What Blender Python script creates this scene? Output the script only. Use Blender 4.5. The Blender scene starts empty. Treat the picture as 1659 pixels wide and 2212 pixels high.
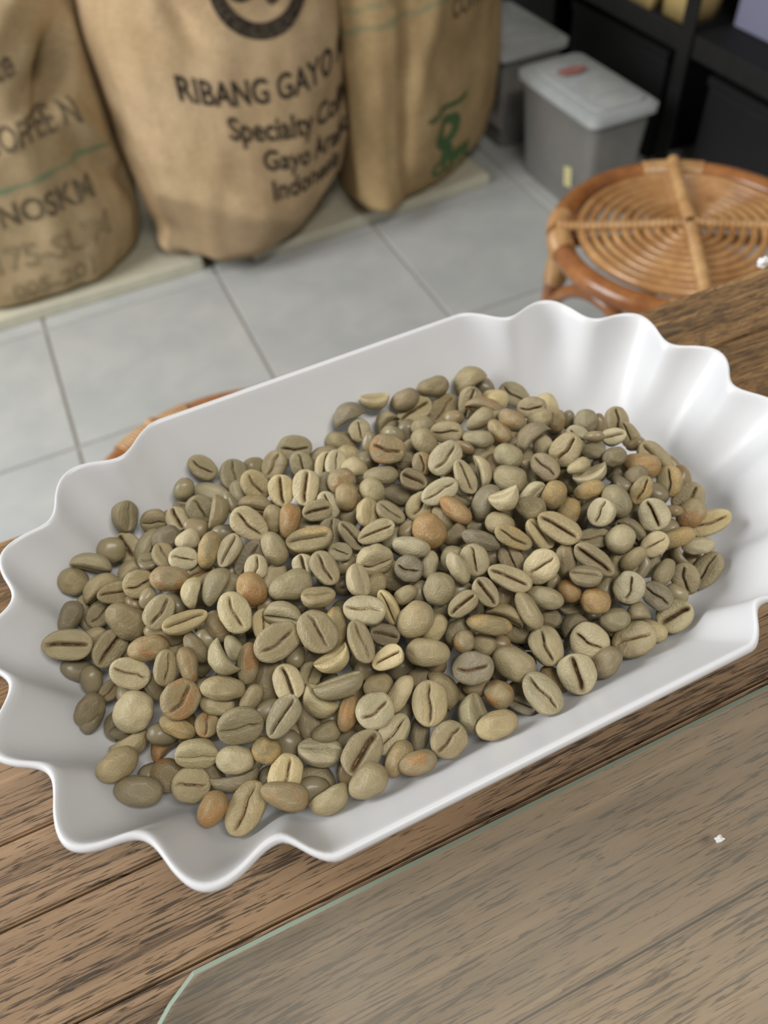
import bpy, bmesh, math, random
from mathutils import Vector, Matrix, Quaternion, noise
PI = math.pi
scene = bpy.context.scene
COL = scene.collection

# ---------------------------------------------------------------- camera
cam_d = bpy.data.cameras.new('camera')
cam_d.sensor_fit = 'VERTICAL'; cam_d.sensor_height = 24.0; cam_d.sensor_width = 24.0
cam_d.lens = 1700.0 / 2212.0 * 24.0
cam_d.clip_start = 0.01; cam_d.clip_end = 50
cam_d.dof.use_dof = True; cam_d.dof.focus_distance = 0.192; cam_d.dof.aperture_fstop = 9.8
cam = bpy.data.objects.new('camera', cam_d); COL.objects.link(cam)
RT = Vector((0.90968448, -0.41058412, -0.06240860)); UP = Vector((0.35607468, 0.69375824, 0.62602742)); FW = Vector((0.21374044, 0.59170955, -0.77729971))
m3 = Matrix((RT, UP, -FW)).transposed()
cam.matrix_world = Matrix.Translation((0, 0, 0.96)) @ m3.to_4x4()
scene.camera = cam

# ---------------------------------------------------------------- world, lamps, exposure
world = bpy.data.worlds.new('world'); scene.world = world; world.use_nodes = True
world.node_tree.nodes['Background'].inputs[0].default_value = (0.80, 0.83, 0.88, 1)
world.node_tree.nodes['Background'].inputs[1].default_value = 0.165

def area_light(name, loc, target, size, size_y, energy, color):
    d = bpy.data.lights.new(name, 'AREA'); d.shape = 'RECTANGLE'; d.size = size; d.size_y = size_y
    d.energy = energy; d.color = color
    o = bpy.data.objects.new(name, d); COL.objects.link(o); o.location = loc
    o.rotation_euler = (Vector(target) - Vector(loc)).to_track_quat('-Z', 'Y').to_euler()
    return o
area_light('window_daylight', (-1.75, 0.95, 1.62), (0.3, 1.0, 0.6), 1.2, 1.3, 53, (0.97, 0.985, 1.0))
area_light('fill_light', (0.35, -0.65, 2.6), (0.35, 0.6, 0.3), 1.0, 0.35, 24, (1.0, 0.96, 0.90))  # fill added from above the camera side to brighten tray, table and sacks
scene.view_settings.view_transform = 'Standard'; scene.view_settings.look = 'None'
scene.view_settings.gamma = 1.0; scene.view_settings.use_curve_mapping = False
scene.view_settings.exposure = 0.10
scene.cycles.use_denoising = True
scene.cycles.max_bounces = 8; scene.cycles.diffuse_bounces = 2; scene.cycles.transparent_max_bounces = 12

# ---------------------------------------------------------------- helpers
def srgb(r, g, b):
    f = lambda c: (c / 255 / 12.92) if c / 255 <= 0.04045 else ((c / 255 + 0.055) / 1.055) ** 2.4
    return (f(r), f(g), f(b), 1)

def link_mesh(name, V, F, mat=None, parent=None, smooth=True, loc=None):
    me = bpy.data.meshes.new(name); me.from_pydata([tuple(v) for v in V], [], F); me.validate(); me.update()
    if smooth:
        me.polygons.foreach_set('use_smooth', [True] * len(me.polygons))
    if mat: me.materials.append(mat)
    o = bpy.data.objects.new(name, me); COL.objects.link(o)
    if parent: o.parent = parent
    if loc: o.location = loc
    return o

def tag(o, label=None, cat=None, group=None, kind=None):
    if label: o['label'] = label
    if cat: o['category'] = cat
    if group: o['group'] = group
    if kind: o['kind'] = kind
    return o

def empty(name, loc, label, cat, group=None, rz=0.0):
    o = bpy.data.objects.new(name, None); COL.objects.link(o); o.location = loc; o.rotation_euler = (0, 0, rz)
    o.empty_display_size = 0.02
    return tag(o, label, cat, group)

def bm_box(bm, x0, y0, z0, x1, y1, z1):
    vs = [bm.verts.new(p) for p in ((x0, y0, z0), (x1, y0, z0), (x1, y1, z0), (x0, y1, z0), (x0, y0, z1), (x1, y0, z1), (x1, y1, z1), (x0, y1, z1))]
    for f in ((3, 2, 1, 0), (4, 5, 6, 7), (0, 1, 5, 4), (1, 2, 6, 5), (2, 3, 7, 6), (3, 0, 4, 7)):
        bm.faces.new([vs[i] for i in f])
    return vs

def bm_obj(name, bm, mat=None, parent=None, bevel=0.0, seg=2, smooth=False):
    if bevel:
        bmesh.ops.bevel(bm, geom=list(bm.edges), offset=bevel, segments=seg, affect='EDGES', profile=0.6)
    bm.normal_update()
    me = bpy.data.meshes.new(name); bm.to_mesh(me); bm.free()
    if smooth: me.polygons.foreach_set('use_smooth', [True] * len(me.polygons))
    if mat: me.materials.append(mat)
    o = bpy.data.objects.new(name, me); COL.objects.link(o)
    if parent: o.parent = parent
    return o

def box(name, x0, y0, z0, x1, y1, z1, mat=None, parent=None, bevel=0.0, seg=2):
    bm = bmesh.new(); bm_box(bm, x0, y0, z0, x1, y1, z1)
    return bm_obj(name, bm, mat, parent, bevel, seg)

def tube(name, pts, rad, mat, parent=None, nseg=10, closed=False):
    """a round tube along points; rad a number or one per point"""
    P = [Vector(p) for p in pts]; n = len(P); V = []; F = []
    up = Vector((0, 0, 1)); prev = None
    for i, p in enumerate(P):
        a = P[(i - 1) % n] if (closed or i > 0) else P[i]
        b = P[(i + 1) % n] if (closed or i < n - 1) else P[i]
        t = (b - a).normalized()
        if prev is None:
            s = t.cross(up)
            if s.length < 1e-4: s = t.cross(Vector((1, 0, 0)))
        else:
            s = prev - t * prev.dot(t)
        s.normalize(); prev = s; u = s.cross(t)
        r = rad[i] if hasattr(rad, '__len__') else rad
        for k in range(nseg):
            an = 2 * PI * k / nseg
            V.append(p + (s * math.cos(an) + u * math.sin(an)) * r)
    m = n if closed else n - 1
    for i in range(m):
        j = (i + 1) % n
        for k in range(nseg):
            l = (k + 1) % nseg
            F.append((i * nseg + k, i * nseg + l, j * nseg + l, j * nseg + k))
    if not closed:
        F.append(tuple(range(nseg))); F.append(tuple((n - 1) * nseg + k for k in reversed(range(nseg))))
    return link_mesh(name, V, F, mat, parent)

# ---------------------------------------------------------------- materials
class N:
    """small node-tree writer"""
    def __init__(self, name):
        self.m = bpy.data.materials.new(name); self.m.use_nodes = True
        self.t = self.m.node_tree; self.b = self.t.nodes['Principled BSDF']; self.out = self.t.nodes['Material Output']
    def node(self, kind, **kw):
        n = self.t.nodes.new(kind)
        for k, v in kw.items(): setattr(n, k, v)
        return n
    def link(self, a, b): self.t.links.new(a, b)
    def val(self, sock, v):
        if hasattr(v, 'is_linked') or isinstance(v, bpy.types.NodeSocket): self.link(v, sock)
        else: sock.default_value = v
    def coord(self, scale=(1, 1, 1), kind='Object', rot=(0, 0, 0), loc=(0, 0, 0)):
        c = self.node('ShaderNodeTexCoord'); mp = self.node('ShaderNodeMapping')
        mp.inputs['Scale'].default_value = scale; mp.inputs['Rotation'].default_value = rot; mp.inputs['Location'].default_value = loc
        self.link(c.outputs[kind], mp.inputs['Vector']); return mp.outputs['Vector']
    def noise(self, vec, scale, detail=4, rough=0.55, dist=0.0):
        n = self.node('ShaderNodeTexNoise'); n.inputs['Scale'].default_value = scale; n.inputs['Detail'].default_value = detail
        n.inputs['Roughness'].default_value = rough; n.inputs['Distortion'].default_value = dist
        if vec is not None: self.link(vec, n.inputs['Vector'])
        return n.outputs['Fac']
    def ramp(self, fac, stops, interp='LINEAR'):
        r = self.node('ShaderNodeValToRGB'); cr = r.color_ramp; cr.interpolation = interp
        while len(cr.elements) < len(stops): cr.elements.new(0.5)
        for e, (p, c) in zip(cr.elements, stops):
            e.position = p; e.color = c if hasattr(c, '__len__') else (c, c, c, 1)
        self.link(fac, r.inputs['Fac']); return r.outputs['Color']
    def mix(self, fac, a, b, mode='MIX'):
        n = self.node('ShaderNodeMix', data_type='RGBA', blend_type=mode)
        self.val(n.inputs[0], fac); self.val(n.inputs[6], a); self.val(n.inputs[7], b)
        return n.outputs[2]
    def math(self, op, a, b=0.5, clamp=False):
        n = self.node('ShaderNodeMath', operation=op); n.use_clamp = clamp
        self.val(n.inputs[0], a); self.val(n.inputs[1], b); return n.outputs[0]
    def attr(self, name, geo=True):
        n = self.node('ShaderNodeAttribute'); n.attribute_name = name; return n
    def bump(self, height, strength=0.3, dist=0.001):
        n = self.node('ShaderNodeBump'); n.inputs['Strength'].default_value = strength; n.inputs['Distance'].default_value = dist
        self.link(height, n.inputs['Height']); self.link(n.outputs['Normal'], self.b.inputs['Normal'])
    def base(self, c): self.val(self.b.inputs['Base Color'], c)
    def set(self, **kw):
        for k, v in kw.items(): self.val(self.b.inputs[k.replace('_', ' ')], v)

def plain(name, c, rough=0.5, metal=0.0, var=0.06, scale=30, spec=0.5):
    n = N(name); f = n.noise(n.coord(), scale, 3)
    a = tuple(x * (1 - var) for x in c[:3]) + (1,); b = tuple(min(1, x * (1 + var)) for x in c[:3]) + (1,)
    n.base(n.ramp(f, [(0.3, a), (0.7, b)])); n.set(Roughness=rough, Metallic=metal); n.b.inputs['Specular IOR Level'].default_value = spec
    return n.m
# ---------------------------------------------------------------- shape functions shared by the builders
TABLE_Z = 0.76
TRAY_C = (0.0523, 0.1222); TRAY_ROT = math.radians(0.9); TRAY_HS = 0.0523; TRAY_H = 0.032; TRAY_FLOOR = 0.0022

def tray_perimeter(n_end=168, n_side=26):
    """list of (straight centre x, angle, along) around the tray, counter-clockwise from the right end's front"""
    out = []
    for i in range(n_end + 1):
        out.append((TRAY_HS, -PI / 2 + PI * i / n_end))
    for i in range(1, n_side):
        out.append((TRAY_HS - 2 * TRAY_HS * i / n_side, PI / 2))
    for i in range(n_end + 1):
        out.append((-TRAY_HS, PI / 2 + PI * i / n_end))
    for i in range(1, n_side):
        out.append((-TRAY_HS + 2 * TRAY_HS * i / n_side, -PI / 2))
    return out

def tray_point(c, th, s, off=0.0):
    """s=0 foot of the wall, s=1 rim; off pushes outwards (wall thickness)"""
    sf = math.sin(th)
    end = abs(abs(c) - TRAY_HS) < 1e-6
    base = 0.0405 + 0.0035 * sf * sf
    rim = 0.0585 + 0.0120 * sf * sf - (0.0 if end else 0.0)
    amp = 0.0036
    if end:
        fr = max(0.0, -sf)                          # the lobes crowd a little towards the front corners
        sh = math.radians(3.8) * fr * (1 if c < 0 else -1)
        w = math.cos(14 * (th - sh - PI / 2))
        dl = math.degrees(math.acos(min(1.0, fr))) / 9.1
        if dl < 1:
            w = -1 + 2 * (1 - dl) ** 2 * (1 + 2 * dl)
        w = w if w > 0 else w * 1.15
        rim_s = 0.0588 + 0.0078 * sf * sf + amp * w
        fl = 1.0
    else:
        rim_s = 0.0588 + 0.0078 + amp
    g = s ** 0.92
    fade = s ** 0.85
    rim_m = (0.0588 + 0.0078 * sf * sf) + (amp if not end else 0.0)
    r = base + (rim_m - base) * g + ((rim_s - rim_m) * fade) + off
    return (c + r * math.cos(th), r * sf)

def tray_z(s):
    # rounded foot, straight wall, softly flared lip
    return TRAY_FLOOR + (TRAY_H - TRAY_FLOOR) * (s ** 1.28)

def tray_world(x, y):
    ca, sa = math.cos(TRAY_ROT), math.sin(TRAY_ROT)
    return (TRAY_C[0] + x * ca - y * sa, TRAY_C[1] + x * sa + y * ca)

def tray_mesh():
    """one watertight shell: inner floor + inner wall + rolled lip + outer wall + underside"""
    per = tray_perimeter(); n = len(per)
    rings = []
    S = [0, .02, .06, .12, .2, .3, .4, .5, .6, .7, .8, .88, .95, 1.0]
    for k in (0.35, 0.7, 0.92):
        rings.append([(tray_point(c, th, 0)[0] * k, tray_point(c, th, 0)[1] * k, TRAY_FLOOR) for c, th in per])
    for s in S:
        rings.append([(*tray_point(c, th, s), tray_z(s)) for c, th in per])
    for off, dz in ((.0006, .0007), (.0013, .0008), (.0019, .0002), (.0021, -.0006), (.0016, -.0013)):
        rings.append([(*tray_point(c, th, 1, off), TRAY_H + dz) for c, th in per])
    for s in (.85, .7, .5, .3, .12, .0):
        rings.append([(*tray_point(c, th, s, .0013), max(0.0003, tray_z(s) - .0012)) for c, th in per])
    rings.append([(tray_point(c, th, 0)[0] * .6, tray_point(c, th, 0)[1] * .6, 0.0003) for c, th in per])
    V = [p for r in rings for p in r]
    F = []
    for a in range(len(rings) - 1):
        for i in range(n):
            j = (i + 1) % n
            F.append((a * n + i, a * n + j, (a + 1) * n + j, (a + 1) * n + i))
    F = [f[::-1] for f in F]
    top = len(V); V.append((0, 0, TRAY_FLOOR)); bot = len(V); V.append((0, 0, 0.0003))
    for i in range(n):
        j = (i + 1) % n
        F.append((top, i, j)); b = (len(rings) - 1) * n
        F.append((bot, b + j, b + i))
    W = []
    for x, y, z in V:
        wx, wy = tray_world(x, y); W.append((wx, wy, TABLE_Z + z))
    return W, F

# bean kinds: (asymmetry, bend, crease S amplitude, crease width, crease depth, lump, crease length, notch)
BEAN_KINDS = [
    (0.05, 0.10, 0.10, 0.050, 0.30, 0.03, 0.86, 0.0),
    (-.07, 0.06, -.12, 0.060, 0.34, 0.04, 0.82, 0.0),
    (0.10, 0.14, 0.05, 0.085, 0.42, 0.03, 0.90, 0.0),
    (0.02, 0.04, 0.16, 0.045, 0.30, 0.06, 0.80, 0.0),
    (-.10, 0.18, -.06, 0.110, 0.50, 0.05, 0.92, 0.0),
    (0.06, 0.30, 0.06, 0.080, 0.40, 0.04, 0.95, 0.1),
    (0.12, 0.42, -.08, 0.100, 0.46, 0.05, 0.97, 0.2),
    (0.16, 0.02, 0.10, 0.050, 0.28, 0.08, 0.70, 0.3),
    (0.00, 0.03, -.14, 0.055, 0.30, 0.07, 0.78, 0.0),
    (0.20, 0.12, 0.08, 0.060, 0.34, 0.05, 0.88, 0.25),
]

def bean_mesh(kind, nu=44, nv=26):
    """unit bean in [-.5,.5]^3: x long axis, y width, crease on +z. Returns verts, faces, crease weight"""
    asym, bend, samp, cw, cd, lump, clen, notch = BEAN_KINDS[kind]
    cw *= 1.25; cd *= 1.3
    V, F, A = [], [], []
    us = []
    for i in range(nu):
        k = (i / nu) * 2 - 1                      # -1..1 around, 0 = crease
        us.append(math.copysign(abs(k) ** 1.55, k) * PI)
    for j in range(1, nv):
        q = -math.cos(PI * j / nv)
        x = math.copysign(abs(q) ** 0.97, q)
        rr = (1 - abs(x) ** 2.45) ** 0.50
        wy = rr * (1 + asym * x)
        wz = rr * (1 + 0.5 * asym * x)
        sc = samp * math.sin(2.6 * x + kind) + samp * .25 * math.sin(7 * x + 2 * kind)
        inn = max(0.0, 1 - (abs(x) / clen) ** 6)
        for u in us:
            sy, cz = math.sin(u), math.cos(u)
            y = wy * math.copysign(abs(sy) ** .92, sy)
            if cz > 0:
                z = wz * (0.28 * cz ** 0.75 + 0.10 * (1 - (1 - cz) ** 2))
            else:
                z = -wz * 0.95 * (-cz) ** 0.9
            a = 0.0
            if cz > 0:
                t = (y - sc * rr) + .028 * noise.noise(Vector((x * 7, kind * 3.3, 1.7)))
                g = math.exp(-(t / cw) ** 2) * inn
                lip = math.exp(-((abs(t) - cw * 2.6) / (cw * 1.8)) ** 2) * inn
                z -= cd * g * min(1, rr * 1.3)
                z += 0.035 * lip * rr
                z -= 0.10 * math.exp(-(t / (cw * 5)) ** 2) * inn * rr
                a = min(1.0, 1.25 * math.exp(-(t / (cw * 1.12)) ** 2) * inn)
            z += bend * x * x * (1.0 if cz > -0.2 else 0.8)
            if notch:
                e = max(0.0, x - 0.72) / 0.28
                z += notch * e * e * (1 if cz > 0 else .6)
                y *= 1 - notch * .6 * e
            d = noise.noise(Vector((x * 1.7 + kind * 9.1, y * 1.7, z * 1.7)))
            d2 = noise.noise(Vector((x * 5 + kind * 5.3, y * 5, z * 5 + 3)))
            f = 1 + lump * 1.6 * d + lump * .35 * d2
            V.append((x * (1 + .02 * d), y * f, z * f)); A.append(a)
    for j in range(nv - 2):
        for i in range(nu):
            k = (i + 1) % nu
            F.append((j * nu + i, j * nu + k, (j + 1) * nu + k, (j + 1) * nu + i))
    e0, e1 = len(V), len(V) + 1
    ez = bend + (0)
    V.append((-1.0, 0, bend)); V.append((1.0, 0, bend + notch)); A += [0, 0]
    for i in range(nu):
        k = (i + 1) % nu
        F.append((e0, k, i)); b = (nv - 2) * nu
        F.append((e1, b + i, b + k))
    F = [f[::-1] for f in F]
    lo = [min(v[c] for v in V) for c in range(3)]; hi = [max(v[c] for v in V) for c in range(3)]
    V = [tuple((v[c] - (lo[c] + hi[c]) / 2) / (hi[c] - lo[c]) for c in range(3)) for v in V]
    return V, F, A

def wood_mat(name, light, dark, streak, mottled=0.0):
    """printed wood: tan ground, long soft grain, short black pore dashes along x"""
    n = N(name)
    oi = n.node('ShaderNodeObjectInfo')
    c = n.node('ShaderNodeTexCoord')
    off = n.node('ShaderNodeVectorMath', operation='SCALE'); n.link(oi.outputs['Random'], off.inputs['Scale']); off.inputs[0].default_value = (7.3, 3.1, 0)
    ad = n.node('ShaderNodeVectorMath', operation='ADD'); n.link(c.outputs['Object'], ad.inputs[0]); n.link(off.outputs[0], ad.inputs[1])
    def mp(s):
        m = n.node('ShaderNodeMapping'); m.inputs['Scale'].default_value = s; m.inputs['Rotation'].default_value = (0, 0, math.radians(-1.5))
        n.link(ad.outputs[0], m.inputs['Vector']); return m.outputs[0]
    soft = n.noise(mp((9, 140, 60)), 1.0, 5, 0.6, 0.6)
    broad = n.noise(mp((6, 38, 20)), 1.0, 3, 0.5, 0.4)
    dash = n.noise(mp((80, 1500, 200)), 1.0, 3, 0.62, 0.7)
    dash2 = n.noise(mp((30, 720, 100)), 1.0, 4, 0.62, 0.9)
    blot = n.noise(mp((70, 150, 120)), 1.0, 5, 0.72, 0.6)
    col = n.ramp(soft, [(0.30, dark), (0.52, tuple((a + b) / 2 for a, b in zip(light, dark))), (0.68, light)])
    tone = n.ramp(broad, [(0.32, 0.58), (0.60, 1.0)])
    col = n.mix(0.75, col, tone, 'MULTIPLY')
    # pores gather in bands
    lim = n.math('MULTIPLY', broad, 0.30)
    d1 = n.math('SUBTRACT', n.math('ADD', dash, 0.155 - 0.0), n.math('ADD', lim, 0.56))
    m1 = n.math('MULTIPLY', d1, 16.0, True)
    d2 = n.math('SUBTRACT', dash2, n.math('ADD', lim, 0.43))
    m2 = n.math('MULTIPLY', d2, 11.0, True)
    col = n.mix(n.math('MULTIPLY', m1, 0.85), col, streak)
    col = n.mix(n.math('MULTIPLY', m2, 0.62), col, tuple(x * 1.3 for x in streak[:3]) + (1,))
    if mottled:
        mm = n.math('MULTIPLY', n.math('SUBTRACT', blot, 0.50), 14.0, True)
        col = n.mix(n.math('MULTIPLY', mm, mottled), col, tuple(x * 1.6 for x in streak[:3]) + (1,))
    n.base(col); n.set(Roughness=0.55); n.b.inputs['Specular IOR Level'].default_value = 0.35
    h = n.math('SUBTRACT', n.math('MULTIPLY', soft, 0.3), n.math('ADD', n.math('MULTIPLY', m1, 0.7), n.math('MULTIPLY', m2, 0.5)))
    n.bump(h, 0.55, 0.0006)
    return n.m

def burlap_mat(name, light, dark, seed):
    n = N(name)
    v = n.coord(loc=(seed, seed * .7, 0))
    big = n.noise(v, 7, 4, 0.6, 0.3); slub = n.noise(n.coord((60, 60, 420), loc=(seed, 0, 0)), 1.0, 3); slub2 = n.noise(n.coord((420, 420, 40), loc=(0, seed, 0)), 1.0, 3)
    c = n.ramp(big, [(0.3, dark), (0.65, light)])
    th = n.math('MULTIPLY', n.math('ADD', slub, slub2), 0.5)
    c = n.mix(0.55, c, n.ramp(th, [(0.35, 0.55), (0.6, 1.0)]), 'MULTIPLY')
    st = n.attr('stain').outputs['Fac']
    c = n.mix(st, c, srgb(112, 98, 78))
    gr = n.attr('stripe').outputs['Fac']
    c = n.mix(gr, c, srgb(112, 134, 104))
    n.base(c); n.set(Roughness=0.9); n.b.inputs['Specular IOR Level'].default_value = 0.15
    n.bump(th, 0.5, 0.002)
    return n.m

def ink_mat(name, c, fade):
    n = N(name); f = n.noise(n.coord(), 160, 2, 0.6)
    n.base(n.ramp(f, [(0.40, c), (0.78, fade)])); n.set(Roughness=0.9); n.b.inputs['Specular IOR Level'].default_value = 0.1
    return n.m

def rattan_mat(name, light, dark):
    n = N(name); f = n.noise(n.coord(), 22, 4, 0.6); g = n.noise(n.coord((150, 150, 30)), 1.0, 3)
    c = n.ramp(f, [(0.3, dark), (0.7, light)]); c = n.mix(0.35, c, n.ramp(g, [(0.35, 0.5), (0.65, 1.0)]), 'MULTIPLY')
    n.base(c); n.set(Roughness=0.28); n.b.inputs['Coat Weight'].default_value = 0.25; n.b.inputs['Coat Roughness'].default_value = 0.12
    return n.m

def bean_mat(name, patch, patch_col, skin=False, island=False):
    n = N(name)
    oi = n.node('ShaderNodeObjectInfo')
    if island:
        g = n.node('ShaderNodeNewGeometry')
        base = n.ramp(g.outputs['Random Per Island'], [(0, srgb(150, 137, 105)), (0.4, srgb(137, 126, 100)), (0.75, srgb(166, 152, 116)), (1, srgb(150, 128, 92))])
        rnd = g.outputs['Random Per Island']
    else:
        base = oi.outputs['Color']; rnd = oi.outputs['Random']
    c = n.node('ShaderNodeTexCoord')
    sc = n.node('ShaderNodeVectorMath', operation='SCALE'); sc.inputs[0].default_value = (17, 9, 23); n.link(rnd, sc.inputs['Scale'])
    ad = n.node('ShaderNodeVectorMath', operation='ADD'); n.link(c.outputs['Object'], ad.inputs[0]); n.link(sc.outputs[0], ad.inputs[1])
    v = ad.outputs[0]
    big = n.noise(v, 2.1, 3, 0.55, 0.3); fine = n.noise(v, 14, 4, 0.6); pn = n.noise(v, 1.5, 4, 0.6, 0.6)
    col = n.mix(n.ramp(big, [(0.32, 0.0), (0.66, 0.95)]), base, n.mix(1.0, base, (0.80, 0.80, 0.79, 1), 'MULTIPLY'))
    col = n.mix(0.25, col, n.ramp(fine, [(0.3, 0.75), (0.65, 1.0)]), 'MULTIPLY')
    if patch:
        pm = n.ramp(pn, [(0.56 - patch * .12, 0.0), (0.66 - patch * .12, 1.0)])
        speck = n.noise(v, 30, 3, 0.7)
        pc = n.mix(n.ramp(speck, [(0.40, 0.0), (0.62, 1.0)]), patch_col, tuple(min(1, x * (2.0 if skin else 1.45)) for x in patch_col[:3]) + (1,))
        col = n.mix(n.math('MULTIPLY', pm, 0.85), col, pc)
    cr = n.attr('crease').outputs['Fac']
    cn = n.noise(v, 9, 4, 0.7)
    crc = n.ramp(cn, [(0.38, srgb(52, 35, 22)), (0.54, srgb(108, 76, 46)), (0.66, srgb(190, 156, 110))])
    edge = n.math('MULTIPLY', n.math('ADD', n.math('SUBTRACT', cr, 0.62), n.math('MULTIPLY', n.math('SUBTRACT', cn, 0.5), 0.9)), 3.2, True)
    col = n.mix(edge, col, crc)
    n.base(col); n.set(Roughness=0.34 if not skin else 0.5); n.b.inputs['Specular IOR Level'].default_value = 0.45
    n.b.inputs['Subsurface Weight'].default_value = 0.0
    n.bump(n.math('ADD', fine, n.math('MULTIPLY', big, 1.2)), 0.30, 0.06)
    return n.m

M = {}
M['tray'] = plain('white_plastic', (0.715, 0.715, 0.72, 1), 0.36, 0, 0.012, 40)
M['wood'] = wood_mat('table_wood', srgb(178, 147, 113), srgb(132, 106, 80), srgb(52, 43, 36))
M['wood_back'] = wood_mat('table_wood_rough', srgb(176, 138, 92), srgb(132, 100, 66), srgb(62, 50, 38), 0.55)
M['wood_dark'] = plain('table_underside', srgb(96, 74, 54), 0.6)
n = N('floor_tile'); f1 = n.noise(n.coord(kind='Object'), 9, 5, 0.6, 0.4); f2 = n.noise(n.coord(), 40, 3)
cc = n.ramp(f1, [(0.3, srgb(180, 182, 180)), (0.55, srgb(191, 192, 188)), (0.75, srgb(199, 199, 194))])
n.base(cc); n.set(Roughness=0.34); M['tile'] = n.m
M['grout'] = plain('grout', srgb(172, 169, 160), 0.9)
M['board'] = plain('cream_board', srgb(206, 202, 180), 0.6)
M['burlap1'] = burlap_mat('burlap_tan', srgb(196, 172, 134), srgb(170, 147, 110), 1.3)
M['burlap2'] = burlap_mat('burlap_light', srgb(208, 180, 142), srgb(186, 157, 118), 4.1)
M['burlap3'] = burlap_mat('burlap_golden', srgb(198, 170, 126), srgb(172, 144, 102), 7.7)
M['ink'] = ink_mat('black_ink', srgb(46, 42, 38), srgb(104, 92, 74))
M['ink_faded'] = ink_mat('faded_black_ink', srgb(92, 82, 66), srgb(150, 132, 102))
M['ink_pale'] = ink_mat('worn_ink', srgb(142, 125, 96), srgb(176, 154, 118))
M['ink_green'] = ink_mat('green_ink', srgb(66, 104, 66), srgb(118, 130, 88))
M['rattan'] = rattan_mat('rattan', srgb(190, 128, 72), srgb(132, 78, 40))
M['rattan_core'] = rattan_mat('rattan_core', srgb(206, 158, 104), srgb(160, 110, 62))
M['binding'] = rattan_mat('cane_binding', srgb(214, 172, 118), srgb(170, 122, 72))
M['black_metal'] = plain('black_metal', srgb(30, 30, 30), 0.45, 0.0, 0.15)
M['black_panel'] = plain('black_panel', srgb(16, 16, 16), 0.7, 0.0, 0.1)
M['lid'] = plain('grey_lid', srgb(184, 187, 185), 0.2)
n = N('clear_plastic'); tr = n.node('ShaderNodeBsdfTransparent'); tr.inputs[0].default_value = (0.86, 0.86, 0.85, 1)
mx = n.node('ShaderNodeMixShader'); mx.inputs[0].default_value = 0.34; n.base(srgb(182, 180, 174)); n.set(Roughness=0.3)
n.link(tr.outputs[0], mx.inputs[1]); n.link(n.b.outputs[0], mx.inputs[2]); n.link(mx.outputs[0], n.out.inputs['Surface']); M['clear'] = n.m
n = N('lilac_plastic'); tr = n.node('ShaderNodeBsdfTransparent'); tr.inputs[0].default_value = (0.85, 0.85, 0.95, 1)
mx = n.node('ShaderNodeMixShader'); mx.inputs[0].default_value = 0.6; n.base(srgb(176, 176, 200)); n.set(Roughness=0.3)
n.link(tr.outputs[0], mx.inputs[1]); n.link(n.b.outputs[0], mx.inputs[2]); n.link(mx.outputs[0], n.out.inputs['Surface']); M['lilac'] = n.m
M['white_bag'] = plain('white_bag', srgb(226, 224, 226), 0.6)
M['contents'] = plain('grey_contents', srgb(132, 122, 106), 0.8, 0, 0.35, 60)
M['contents_red'] = plain('dull_red_contents', srgb(112, 78, 84), 0.8, 0, 0.2, 40)
M['sticker'] = plain('yellow_sticker', srgb(214, 206, 150), 0.6)
M['paper'] = plain('white_label', srgb(196, 188, 184), 0.6)
M['red_mark'] = plain('red_mark', srgb(166, 110, 102), 0.6)
M['kraft'] = plain('kraft_paper', srgb(196, 170, 110), 0.7)
M['steel'] = plain('steel', srgb(170, 170, 160), 0.3, 0.8)
M['wall'] = plain('painted_wall', srgb(206, 204, 198), 0.8)
M['white'] = plain('white_crumb', srgb(232, 230, 226), 0.6)
# laid glass: clear, with a faint film of dust on it
n = N('table_glass'); tr = n.node('ShaderNodeBsdfTransparent'); tr.inputs[0].default_value = (0.975, 0.985, 0.98, 1)
gl = n.node('ShaderNodeBsdfGlossy'); gl.inputs['Roughness'].default_value = 0.03
fr = n.node('ShaderNodeFresnel'); fr.inputs['IOR'].default_value = 1.5
gg = n.node('ShaderNodeNewGeometry'); fc = n.math('MULTIPLY', fr.outputs[0], n.math('SUBTRACT', 1.0, gg.outputs['Backfacing']))
mx = n.node('ShaderNodeMixShader'); n.link(fc, mx.inputs[0]); n.link(tr.outputs[0], mx.inputs[1]); n.link(gl.outputs[0], mx.inputs[2])
df = n.node('ShaderNodeBsdfDiffuse'); df.inputs[0].default_value = srgb(206, 196, 178)
dn = n.ramp(n.noise(n.coord((1, 1, 1)), 22, 5, 0.6), [(0.3, 0.09), (0.7, 0.17)])
m2 = n.node('ShaderNodeMixShader'); n.link(dn, m2.inputs[0]); n.link(mx.outputs[0], m2.inputs[1]); n.link(df.outputs[0], m2.inputs[2])
n.link(m2.outputs[0], n.out.inputs['Surface']); M['glass'] = n.m
n = N('glass_edge'); n.base(srgb(168, 186, 168)); n.set(Roughness=0.35); n.b.inputs['Transmission Weight'].default_value = 0.25; M['glass_edge'] = n.m
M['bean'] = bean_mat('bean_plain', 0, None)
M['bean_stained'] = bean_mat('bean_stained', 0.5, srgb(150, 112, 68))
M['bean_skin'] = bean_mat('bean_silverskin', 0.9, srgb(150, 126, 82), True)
M['bean_stuff'] = bean_mat('bean_under', 0, None, False, True)

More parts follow.
